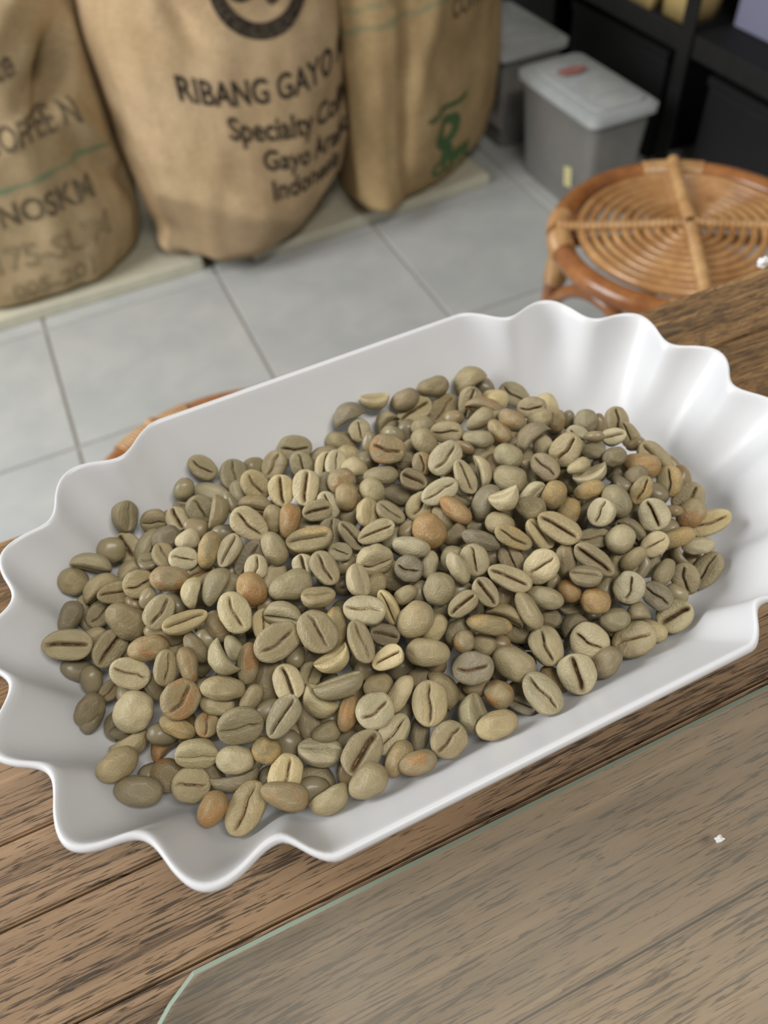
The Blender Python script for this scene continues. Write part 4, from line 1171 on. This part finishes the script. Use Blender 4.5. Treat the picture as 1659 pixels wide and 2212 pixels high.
UNDER = '''
2137 17692 1520 379 -921 77 57 766 604 411 8 s
7646 8247 1022 240 -933 249 -102 800 600 408 8 b
6496 16380 2070 366 -836 409 1 818 556 378 8 p
6925 10859 2090 301 -926 220 -57 800 600 408 9 k
5494 13773 1717 257 -904 -279 -198 800 636 433 8 g
477 14759 2340 342 -901 240 119 860 600 408 3 k
11946 9081 836 122 -877 -293 -360 800 600 408 0 k
8461 16057 2202 354 -884 251 -175 685 524 356 3 g
7181 12993 2197 780 280 -57 -557 706 500 340 0 g
7079 16581 1741 271 -805 -401 -343 804 710 483 0 k
3205 12386 2127 303 -930 204 -23 800 600 408 8 k
13008 12648 1912 289 -907 104 -287 620 439 298 7 g
11154 14564 1660 303 -920 0 -250 800 600 408 9 k
7891 14233 2784 412 -830 368 74 711 396 269 3 g
-996 16983 1235 314 -810 -474 -142 806 513 349 0 k
12111 9831 1472 257 -881 288 -275 800 600 408 8 k
1339 8094 1126 194 -969 -138 -63 620 426 289 3 p
11364 11217 2378 428 -662 576 -215 770 454 309 9 b
10049 9687 1745 245 -944 92 -200 800 600 408 0 k
5915 7437 937 177 -983 -22 -49 800 600 408 8 g
8115 9456 1893 147 -940 -259 -169 620 377 257 9 p
8541 13605 2304 196 -888 -345 -233 800 600 408 8 k
944 10206 2292 179 -893 -413 -21 620 466 317 1 g
-3142 13193 1103 276 -769 -566 -110 800 600 408 9 k
5099 12332 2585 256 -900 -268 -231 620 517 351 8 k
12323 13625 2200 122 -730 -518 -428 769 443 301 8 k
1068 7354 1028 148 -820 -537 -130 800 600 408 3 b
11706 14405 2052 148 -821 -429 -347 636 443 302 1 g
14036 12105 1004 319 -738 575 -149 800 600 408 8 g
-169 17382 1954 364 -832 -362 -210 718 628 427 1 g
5322 15727 2092 381 -908 168 49 800 643 437 3 k
-3084 11805 953 238 -892 -377 69 800 600 408 7 k
-2082 13612 2396 273 -857 -437 -16 620 446 303 8 p
4900 9850 2089 229 -896 -249 -288 800 600 408 9 k
-976 11970 1926 275 -944 173 48 800 600 408 3 k
12384 10001 1918 286 -895 267 -214 620 346 235 0 g
7240 13707 2285 336 -907 229 -108 800 600 408 0 k
10495 17595 1373 363 -714 599 13 750 611 416 1 g
1456 10276 1859 270 -943 175 84 800 600 408 1 k
-1455 13161 2306 185 -797 560 131 688 438 298 9 g
3927 13918 2090 283 -809 -413 -308 800 600 408 0 k
-2801 10104 1505 238 -951 140 143 800 600 408 0 g
-1948 12473 1472 259 -947 188 -19 800 600 408 7 k
-2032 12619 1971 237 -921 307 22 1131 600 408 0 s
1190 8869 1007 204 -955 211 -50 800 600 408 8 b
9910 13799 1851 317 -882 267 -224 800 600 408 3 k
12279 10655 2047 391 -758 521 -23 800 600 408 0 k
10417 8856 1830 899 157 -347 217 800 600 408 0 k
9649 15216 2296 391 -902 182 -19 800 600 408 0 g
849 12070 2180 263 -906 -318 -92 800 600 408 8 k
-1825 15129 1953 992 83 84 -55 620 570 388 1 k
10496 11278 1938 297 -929 159 -156 620 461 313 1 k
9275 8690 1676 137 -933 -239 -233 800 633 430 8 g
2711 13958 2305 326 -935 125 -65 800 600 408 8 y
957 15936 2214 286 -705 610 220 799 423 288 7 g
-4482 13090 1147 277 -882 268 272 1052 600 408 3 g
-3392 11658 1391 256 -772 -575 -84 800 600 408 8 b
2899 8041 1235 153 -940 -297 -75 641 436 296 3 g
10270 12858 1634 232 -873 -225 -365 800 600 408 8 k
11459 12223 2125 389 -806 445 -27 620 511 347 1 k
9237 11549 2098 334 -919 207 -39 800 600 408 0 k
4588 10448 2442 158 -866 -441 -174 646 487 331 7 k
-254 15681 2018 313 -883 339 89 810 600 408 9 g
5710 16581 1875 271 -816 -418 -294 787 454 309 3 k
3407 9237 1248 222 -968 -32 -108 800 600 408 8 g
8327 11886 1823 222 -896 -243 -298 800 600 408 3 k
11409 10110 1697 377 -764 523 -10 1066 664 451 9 g
8678 10285 2018 268 -929 173 -187 800 600 408 3 k
-368 17285 1325 913 363 96 -157 697 523 355 3 g
6717 15583 2052 296 -932 -179 -112 800 600 408 8 b
11474 12825 2828 316 -869 276 -261 620 365 249 0 k
3361 8701 940 244 -948 195 64 800 600 408 7 k
-135 9332 1838 235 -970 0 53 800 600 408 1 b
209 13688 1993 325 -927 154 110 800 600 408 0 b
11573 10639 1628 298 -904 254 -173 800 600 408 3 b
-354 17348 1297 365 -867 -291 -174 697 523 355 0 g
4732 12530 2220 232 -879 -358 -214 800 600 408 1 g
6774 14236 2037 359 -913 192 -9 800 600 408 0 k
171 7238 1260 199 -936 256 138 800 600 408 0 b
-783 7998 978 185 -852 -483 -83 800 600 408 7 k
6544 9540 1925 163 -897 -337 -237 800 600 408 1 k
415 17354 1099 364 -878 270 152 852 600 408 1 g
5047 15804 1539 928 343 -133 -56 800 600 408 1 k
11897 12022 1835 292 -873 282 -272 800 600 408 0 k
-2482 13908 1825 276 -814 446 250 800 600 408 7 k
12623 8963 600 57 -878 -375 -293 800 600 408 0 k
-994 8133 599 170 -965 194 -42 800 600 408 0 g
-3405 9555 754 208 -962 145 100 800 600 408 8 k
-4251 12677 1139 292 -706 -630 -136 802 600 408 0 k
-48 8581 1191 190 -806 -544 -138 800 673 458 7 g
-2772 16241 1783 319 -931 175 38 842 783 520 8 k
13966 11393 1123 18 806 516 288 893 600 408 8 g
11921 8882 1337 660 -252 444 -550 696 590 401 6 k
2579 9406 1606 252 -959 94 84 800 600 408 8 k
7034 11884 2135 293 -953 41 -66 653 484 329 3 g
-3884 10918 931 227 -937 220 147 620 393 267 7 p
-551 13952 2102 943 323 -78 -34 828 600 408 4 k
11680 13625 1659 455 -764 -314 -332 1139 847 520 9 g
5577 10101 2191 257 -924 247 -141 800 600 408 8 b
3514 12696 1908 300 -948 45 -92 800 600 408 3 k
11105 7923 1308 284 -831 462 -126 682 514 349 1 g
8798 8499 878 246 -926 255 -128 800 600 408 0 b
7713 12053 2122 298 -926 162 -166 1136 600 408 7 b
-2766 13714 850 836 -175 9 520 820 620 450 1 k
-2305 9952 850 635 50 145 757 820 620 450 0 k
-2353 10687 850 817 -51 430 -381 820 620 450 1 k
-2126 11311 850 474 661 -278 511 820 620 450 3 k
-2210 11870 850 951 -93 -259 139 820 620 450 3 k
-2181 13039 850 948 64 -259 175 820 620 450 8 k
-2393 14445 850 272 -792 -274 474 820 620 450 8 k
-1745 10142 850 18 740 531 412 820 620 450 3 k
-1629 11189 850 643 605 351 313 820 620 450 0 k
-1689 11743 850 115 666 -66 734 820 620 450 3 k
-1652 12363 850 139 -484 843 186 820 620 450 8 k
-1676 13228 850 331 487 261 765 820 620 450 3 k
-1531 14413 850 886 387 -222 127 820 620 450 3 k
-1610 14963 850 385 -686 -257 561 820 620 450 1 k
-1647 15652 850 487 -52 385 782 820 620 450 8 k
-910 8851 850 67 -473 775 -413 820 620 450 0 k
-986 9925 850 148 422 335 829 820 620 450 8 k
-893 10533 850 175 437 -797 379 820 620 450 1 k
-976 11170 850 82 567 -538 -618 820 620 450 3 k
-1014 13146 850 554 455 -157 -679 820 620 450 3 k
-901 15525 850 832 106 -136 -527 820 620 450 0 k
-400 9435 850 92 611 -786 -7 820 620 450 8 k
-266 10056 850 693 -361 -43 -623 820 620 450 8 k
-373 11282 850 77 -470 -64 877 820 620 450 1 k
-418 12405 850 131 706 -494 -491 820 620 450 3 k
-464 13118 850 42 -489 137 861 820 620 450 8 k
-329 14250 850 227 3 -835 502 820 620 450 3 k
-380 14940 850 284 923 -59 -252 820 620 450 1 k
-350 16177 850 840 -255 294 378 820 620 450 8 k
216 8894 850 125 194 -891 -392 820 620 450 1 k
236 9464 850 573 -227 -470 -632 820 620 450 0 k
323 10665 850 764 -532 -348 105 820 620 450 8 k
215 11754 850 756 -644 116 26 820 620 450 0 k
178 12413 850 277 -872 295 -274 820 620 450 8 k
110 13805 850 327 514 -551 -570 820 620 450 1 k
337 15560 850 890 -303 -32 338 820 620 450 3 k
243 16187 850 64 -884 -126 446 820 620 450 8 k
901 9457 850 641 745 -186 -2 820 620 450 1 k
783 10081 850 130 625 -735 -229 820 620 450 1 k
730 11323 850 848 -448 278 -59 820 620 450 8 k
755 13149 850 143 -327 -673 647 820 620 450 0 k
707 14475 850 506 92 -353 -782 820 620 450 3 k
1487 10039 850 849 232 39 -472 820 620 450 3 k
1387 10727 850 591 220 -737 242 820 620 450 1 k
1355 11356 850 758 -28 -651 -45 820 620 450 1 k
1462 11851 850 712 -656 65 -241 820 620 450 0 k
1517 12456 850 170 172 573 784 820 620 450 3 k
1531 13070 850 713 394 193 546 820 620 450 1 k
1554 13694 850 833 -23 -532 -153 820 620 450 3 k
1367 14378 850 126 -133 845 502 820 620 450 1 k
1469 14991 850 431 551 -238 674 820 620 450 0 k
1473 15622 850 263 -683 -640 233 820 620 450 1 k
1939 8261 850 819 -317 393 272 820 620 450 3 k
2165 9435 850 925 285 140 208 820 620 450 3 k
2101 10721 850 769 -621 -62 135 820 620 450 3 k
2187 11317 850 38 230 357 905 820 620 450 8 k
2035 11995 850 873 -324 319 -179 820 620 450 3 k
2197 12548 850 374 496 408 -669 820 620 450 0 k
2109 14969 850 270 586 -213 -734 820 620 450 0 k
2081 15655 850 453 -531 671 -250 820 620 450 8 k
2122 16306 850 948 -222 -188 -127 820 620 450 3 k
2542 8624 850 422 34 871 249 820 620 450 1 k
2554 9969 850 743 -453 492 -32 820 620 450 8 k
2700 10717 850 399 770 494 -65 820 620 450 0 k
2631 11861 850 392 674 -250 574 820 620 450 1 k
2790 13087 850 700 416 -566 127 820 620 450 3 k
2623 13781 850 872 204 -360 -262 820 620 450 3 k
2564 14841 850 333 -809 256 -410 820 620 450 3 k
2813 15637 850 397 -143 499 -757 820 620 450 1 k
3206 10135 850 362 445 -190 -797 820 620 450 3 k
3441 11344 850 850 -80 -444 272 820 620 450 3 k
3183 12590 850 935 346 68 39 820 620 450 8 k
3444 13841 850 437 -73 -853 276 820 620 450 8 k
3409 14308 850 656 626 -343 246 820 620 450 1 k
3205 14927 850 196 142 929 280 820 620 450 1 k
3419 16183 850 580 422 -195 669 820 620 450 8 k
3801 7994 850 193 756 487 391 820 620 450 1 k
4005 8668 850 406 692 -512 307 820 620 450 1 k
4032 9474 850 733 -523 -18 -436 820 620 450 1 k
3949 10683 850 607 -68 -479 -630 820 620 450 8 k
3954 11842 850 974 49 -177 -135 820 620 450 1 k
3892 12468 850 462 -775 128 411 820 620 450 3 k
3833 13147 850 722 557 -208 354 820 620 450 0 k
4050 15690 850 304 -42 911 -276 820 620 450 0 k
4689 8006 850 247 -664 -645 286 820 620 450 3 k
4485 10042 850 741 194 -511 390 820 620 450 3 k
4680 11259 850 291 -938 -29 -186 820 620 450 0 k
4652 11883 850 206 667 -364 -617 820 620 450 3 k
4634 12529 850 312 -555 -32 -770 820 620 450 8 k
4493 13062 850 382 848 -167 326 820 620 450 1 k
4629 14196 850 142 233 517 -811 820 620 450 3 k
4516 14987 850 95 -123 758 634 820 620 450 3 k
4664 16120 850 211 906 118 -348 820 620 450 1 k
5195 8720 850 675 -357 606 224 820 620 450 8 k
5304 10094 850 473 -847 177 -168 820 620 450 3 k
5093 11727 850 669 -9 739 76 820 620 450 1 k
5240 13222 850 497 206 126 -834 820 620 450 3 k
5112 15585 850 329 24 -130 935 820 620 450 3 k
5262 16091 850 76 -318 -874 -359 820 620 450 3 k
5791 8259 850 96 866 -244 -425 820 620 450 0 k
5814 9357 850 486 -297 -712 411 820 620 450 0 k
5688 10691 850 67 235 -469 849 820 620 450 1 k
5812 11339 850 285 616 297 -671 820 620 450 8 k
5816 11927 850 263 928 -258 -53 820 620 450 3 k
5910 12599 850 308 839 402 200 820 620 450 8 k
5776 13638 850 82 589 632 -496 820 620 450 3 k
5713 14904 850 27 371 609 700 820 620 450 3 k
5800 15670 850 476 647 -226 551 820 620 450 8 k
6476 8012 850 611 -516 -478 -364 820 620 450 0 k
6470 8714 850 415 -838 -136 329 820 620 450 8 k
6410 9382 850 289 -529 772 -204 820 620 450 0 k
6444 11165 850 60 103 -977 -175 820 620 450 0 k
6434 12376 850 542 -85 -82 -832 820 620 450 3 k
6408 14453 850 524 -261 371 721 820 620 450 1 k
6470 15673 850 484 -362 388 -696 820 620 450 0 k
6298 16308 850 163 557 151 800 820 620 450 3 k
7020 8667 850 613 77 -467 -632 820 620 450 8 k
7027 9475 850 465 702 -285 458 820 620 450 3 k
6939 9996 850 315 -735 590 113 820 620 450 0 k
7139 11313 850 780 508 -102 350 820 620 450 0 k
7062 11995 850 316 718 -240 572 820 620 450 8 k
6986 13003 850 242 75 967 5 820 620 450 8 k
7106 13812 850 728 183 96 -654 820 620 450 3 k
6978 14912 850 768 270 150 561 820 620 450 8 k
7123 15665 850 606 -734 -305 -32 820 620 450 0 k
7022 16321 850 946 -235 64 -214 820 620 450 3 k
7671 9458 850 463 674 66 -571 820 620 450 3 k
7580 10104 850 720 217 -91 652 820 620 450 0 k
7536 12583 850 429 -290 -806 287 820 620 450 3 k
7689 13229 850 283 616 574 -460 820 620 450 1 k
7514 14369 850 573 354 -411 -614 820 620 450 3 k
7568 15015 850 207 559 -640 485 820 620 450 8 k
7731 16279 850 541 -829 125 58 820 620 450 3 k
8283 8179 850 397 -4 -618 -679 820 620 450 3 k
8131 10068 850 865 -188 -432 172 820 620 450 3 k
8237 11139 850 459 -742 166 460 820 620 450 8 k
8240 11992 850 811 -376 -111 -433 820 620 450 0 k
8292 13219 850 340 411 -843 -65 820 620 450 3 k
8155 14206 850 862 -289 206 363 820 620 450 8 k
8348 14928 850 460 -371 -798 120 820 620 450 8 k
8773 9229 850 461 607 -635 127 820 620 450 8 k
8756 10141 850 306 304 382 817 820 620 450 1 k
8757 11116 850 312 915 154 203 820 620 450 8 k
8950 11995 850 606 -67 295 735 820 620 450 1 k
9017 13140 850 235 546 -51 -803 820 620 450 3 k
8959 13849 850 775 297 542 -131 820 620 450 0 k
8964 14814 850 132 -79 -308 -939 820 620 450 1 k
8896 15598 850 563 502 255 -605 820 620 450 3 k
8758 16139 850 18 734 668 123 820 620 450 3 k
9593 8870 850 233 916 -114 308 820 620 450 3 k
9585 9361 850 929 -239 202 -196 820 620 450 8 k
9594 10105 850 245 -694 -442 513 820 620 450 0 k
9444 11090 850 372 379 488 693 820 620 450 1 k
9647 11879 850 525 672 197 -484 820 620 450 3 k
9388 14246 850 302 -100 -741 591 820 620 450 3 k
9622 15540 850 12 -40 982 -186 820 620 450 3 k
9426 16090 850 417 134 840 -321 820 620 450 0 k
10190 8707 850 370 -560 -197 715 820 620 450 1 k
10244 10468 850 95 -725 629 -265 820 620 450 3 k
10031 11379 850 174 -270 -400 -858 820 620 450 1 k
10154 12599 850 659 -211 649 -316 820 620 450 8 k
10010 13703 850 133 12 -241 -961 820 620 450 3 k
9988 14336 850 338 52 -554 759 820 620 450 3 k
10163 14820 850 327 171 -857 358 820 620 450 3 k
10209 15550 850 582 -639 166 -475 820 620 450 8 k
10087 16324 850 508 -307 523 611 820 620 450 8 k
10700 9341 850 280 761 -569 134 820 620 450 8 k
10855 9977 850 889 163 22 427 820 620 450 1 k
10795 10574 850 580 -444 -650 -210 820 620 450 3 k
10658 11718 850 23 -736 303 604 820 620 450 8 k
10880 12358 850 582 71 -199 -785 820 620 450 8 k
10836 13067 850 588 -204 -78 779 820 620 450 0 k
10873 13794 850 655 611 -382 -228 820 620 450 1 k
10625 15663 850 704 -534 228 -409 820 620 450 3 k
11497 9485 850 350 -378 -333 -790 820 620 450 3 k
11367 11209 850 221 1 857 -466 820 620 450 8 k
11475 11825 850 743 -118 -643 143 820 620 450 3 k
11516 13837 850 298 683 -584 -322 820 620 450 0 k
11344 14906 850 660 719 -201 81 820 620 450 8 k
11926 10000 850 220 -614 39 -757 820 620 450 0 k
12007 10631 850 528 309 -436 660 820 620 450 3 k
12018 11990 850 109 -429 218 870 820 620 450 0 k
11844 12978 850 469 351 554 591 820 620 450 1 k
11957 14338 850 708 209 668 -91 820 620 450 3 k
12030 14945 850 489 245 -833 -85 820 620 450 3 k
12701 10624 850 19 -941 -324 -95 820 620 450 0 k
12618 11803 850 345 594 712 145 820 620 450 3 k
12558 13149 850 141 709 -682 -112 820 620 450 8 k
12648 13849 850 568 -572 -364 466 820 620 450 0 k
-2037 13808 1300 163 -853 383 -316 820 620 450 3 k
-1387 11710 1300 138 -829 -238 488 820 620 450 8 k
-1568 14193 1300 474 -875 -71 -62 820 620 450 3 k
-985 10760 1300 392 -230 -173 874 820 620 450 8 k
-831 12612 1300 157 976 -97 113 820 620 450 0 k
-1003 13765 1300 168 -323 -653 665 820 620 450 1 k
-923 14914 1300 350 -67 903 239 820 620 450 3 k
-258 10500 1300 633 -717 76 -281 820 620 450 0 k
-298 11995 1300 589 141 796 9 820 620 450 0 k
-360 13798 1300 201 642 684 -282 820 620 450 8 k
234 11300 1300 598 -7 -766 -235 820 620 450 3 k
441 12562 1300 284 -355 157 877 820 620 450 8 k
281 13698 1300 826 354 201 390 820 620 450 1 k
194 14367 1300 3 93 -664 742 820 620 450 0 k
450 15091 1300 342 -354 -115 -863 820 620 450 1 k
1082 9946 1300 521 611 -68 -592 820 620 450 3 k
824 10582 1300 875 225 340 -260 820 620 450 3 k
975 11827 1300 622 83 778 -41 820 620 450 1 k
1017 13830 1300 668 264 -283 -636 820 620 450 1 k
1548 9501 1300 108 495 628 591 820 620 450 1 k
1636 12982 1300 185 -447 268 -833 820 620 450 0 k
1598 15466 1300 231 -160 772 -570 820 620 450 8 k
2260 13612 1300 249 363 841 -313 820 620 450 8 k
2232 14280 1300 263 598 505 564 820 620 450 8 k
2758 11171 1300 110 930 289 199 820 620 450 3 k
2964 14403 1300 402 -416 813 -66 820 620 450 0 k
3409 10512 1300 379 642 -666 -25 820 620 450 3 k
3458 11998 1300 283 893 264 -230 820 620 450 3 k
3432 12954 1300 489 -422 -709 -283 820 620 450 8 k
3452 15488 1300 931 181 203 245 820 620 450 0 k
4213 8824 1300 553 -371 -434 -606 820 620 450 8 k
4076 9975 1300 609 472 355 530 820 620 450 0 k
4093 11110 1300 497 -387 -262 -731 820 620 450 1 k
4178 12569 1300 835 300 61 457 820 620 450 0 k
3952 13587 1300 375 877 267 140 820 620 450 1 k
3941 14434 1300 735 -90 669 -58 820 620 450 8 k
4065 14975 1300 36 -358 -541 760 820 620 450 0 k
4799 9471 1300 168 760 -124 616 820 620 450 3 k
4603 10658 1300 666 98 655 342 820 620 450 8 k
4721 13575 1300 108 -30 992 -66 820 620 450 3 k
5429 11305 1300 61 -600 604 -522 820 620 450 8 k
5332 12337 1300 91 -916 -387 -58 820 620 450 0 k
5419 12969 1300 988 -130 85 7 820 620 450 0 k
5296 14372 1300 19 455 -76 -887 820 620 450 1 k
5924 8734 1300 572 -728 335 -174 820 620 450 8 k
5982 9849 1300 534 -620 -480 316 820 620 450 0 k
5979 10546 1300 783 210 498 307 820 620 450 8 k
6019 13765 1300 545 -688 293 379 820 620 450 8 k
6507 9901 1300 802 414 263 340 820 620 450 3 k
6521 11118 1300 633 570 255 457 820 620 450 3 k
6481 11732 1300 867 -313 -265 -283 820 620 450 0 k
6673 12458 1300 850 -167 290 -406 820 620 450 1 k
6573 13231 1300 740 269 -550 -278 820 620 450 3 k
6645 14983 1300 680 -557 -24 477 820 620 450 0 k
7155 10491 1300 353 -325 -808 -343 820 620 450 3 k
7152 14376 1300 126 -495 3 860 820 620 450 3 k
7102 15594 1300 205 -895 378 122 820 620 450 3 k
7732 10706 1300 544 550 -93 -627 820 620 450 8 k
7861 11326 1300 484 330 -750 -307 820 620 450 3 k
7709 12339 1300 559 -799 144 169 820 620 450 3 k
7744 13662 1300 654 406 -620 150 820 620 450 3 k
7721 15535 1300 160 -199 963 84 820 620 450 0 k
8265 10646 1300 255 -837 430 220 820 620 450 8 k
8442 12598 1300 611 279 565 479 820 620 450 8 k
8340 13800 1300 301 9 599 -742 820 620 450 0 k
8322 14409 1300 766 284 577 -18 820 620 450 8 k
8503 15572 1300 528 304 190 -769 820 620 450 8 k
9091 9887 1300 508 322 -792 106 820 620 450 0 k
9023 11101 1300 121 284 150 939 820 620 450 0 k
9091 12357 1300 976 -126 -49 172 820 620 450 0 k
9046 14420 1300 56 -940 318 -109 820 620 450 0 k
9661 9370 1300 242 10 368 898 820 620 450 0 k
9672 10689 1300 452 -233 -585 -632 820 620 450 0 k
9699 13146 1300 133 521 -266 800 820 620 450 1 k
9615 13709 1300 222 -162 942 -192 820 620 450 0 k
10246 10071 1300 342 -565 694 288 820 620 450 0 k
10158 11940 1300 339 -692 -623 -133 820 620 450 3 k
10401 13632 1300 786 100 464 -397 820 620 450 1 k
10337 15056 1300 937 13 -342 -65 820 620 450 8 k
10867 11352 1300 174 -964 117 161 820 620 450 3 k
11432 12536 1300 873 -214 305 316 820 620 450 8 k
12068 11262 1300 326 -325 118 880 820 620 450 0 k
12107 12497 1300 436 60 -893 -97 820 620 450 3 k
'''
BASE = {'g': (168, 154, 118), 'p': (200, 186, 148), 'k': (148, 135, 106), 'b': (166, 149, 112), 'o': (176, 146, 100), 'y': (198, 182, 138), 's': (164, 149, 110)}
WORD = {'g': 'olive green', 'p': 'pale cream green', 'k': 'dark grey green', 'b': 'brown stained', 'o': 'orange brown', 'y': 'yellowish cream', 's': 'silverskin flecked'}
NUM = 'one two three four five six seven eight nine ten eleven twelve thirteen fourteen fifteen sixteen seventeen eighteen nineteen twenty'.split()
ORD = 'first second third fourth fifth sixth seventh eighth ninth tenth eleventh twelfth thirteenth fourteenth fifteenth sixteenth seventeenth eighteenth nineteenth twentieth'.split()
rb = random.Random(11)
def bean_matrix(v):
    q = Quaternion((v[3] / 1000, v[4] / 1000, v[5] / 1000, v[6] / 1000)).normalized()
    return Matrix.LocRotScale(Vector((v[0] * 1e-5, v[1] * 1e-5, TABLE_Z + v[2] * 1e-5)), q, Vector((v[7] * 1e-5, v[8] * 1e-5, v[9] * 1e-5)))
for line in BEANS.strip().split('\n'):
    w = line.split(); v = [int(x) for x in w[:11]]; c = w[11]; t = int(w[12]); row = int(w[13]); j = int(w[14]); lay = int(w[15])
    o = bpy.data.objects.new('green_coffee_bean', bean_me[v[10]]); COL.objects.link(o)
    o.matrix_world = bean_matrix(v)
    base = BASE[c]; f = rb.uniform(.93, 1.06); tint = rb.uniform(-.012, .022)
    o.color = srgb(min(255, base[0] * f * (1 + tint)), min(255, base[1] * f), min(255, base[2] * f * (1 - tint * 1.5)))
    mat = 'bean_stained' if c in 'bo' else ('bean_skin' if c == 's' else 'bean')
    if mat != 'bean':
        o.material_slots[0].link = 'OBJECT'; o.material_slots[0].material = M[mat]
    a = abs(t)
    pose = 'crease up' if a <= 32 else ('crease tilted' if a < 80 else ('on its side' if a < 135 else 'round back up'))
    lab = '%s bean %s%s, row %s from front, %s from left' % (WORD[c], pose, ', part buried' if lay else '', NUM[row], ORD[j])
    tag(o, lab, 'coffee bean', 'green coffee beans heaped in the white tray')
# the beans underneath and the smallest glimpses, one mesh
SV = []; SF = []; SA = []
low = [bean_mesh(k, 22, 13) for k in range(len(BEAN_KINDS))]
for line in UNDER.strip().split('\n'):
    w = line.split(); v = [int(x) for x in w[:11]]; mt = bean_matrix(v); b0 = len(SV)
    LV, LF, LA = low[v[10]]
    SV += [mt @ Vector(p) for p in LV]; SF += [tuple(i + b0 for i in f) for f in LF]; SA += LA
uo = link_mesh('buried_coffee_beans', SV, SF, M['bean_stuff'])
at = uo.data.attributes.new('crease', 'FLOAT', 'POINT'); at.data.foreach_set('value', SA)
tag(uo, 'green coffee beans buried underneath the top layer of the heap', 'coffee beans', None, 'stuff')
bpy.context.view_layer.update()
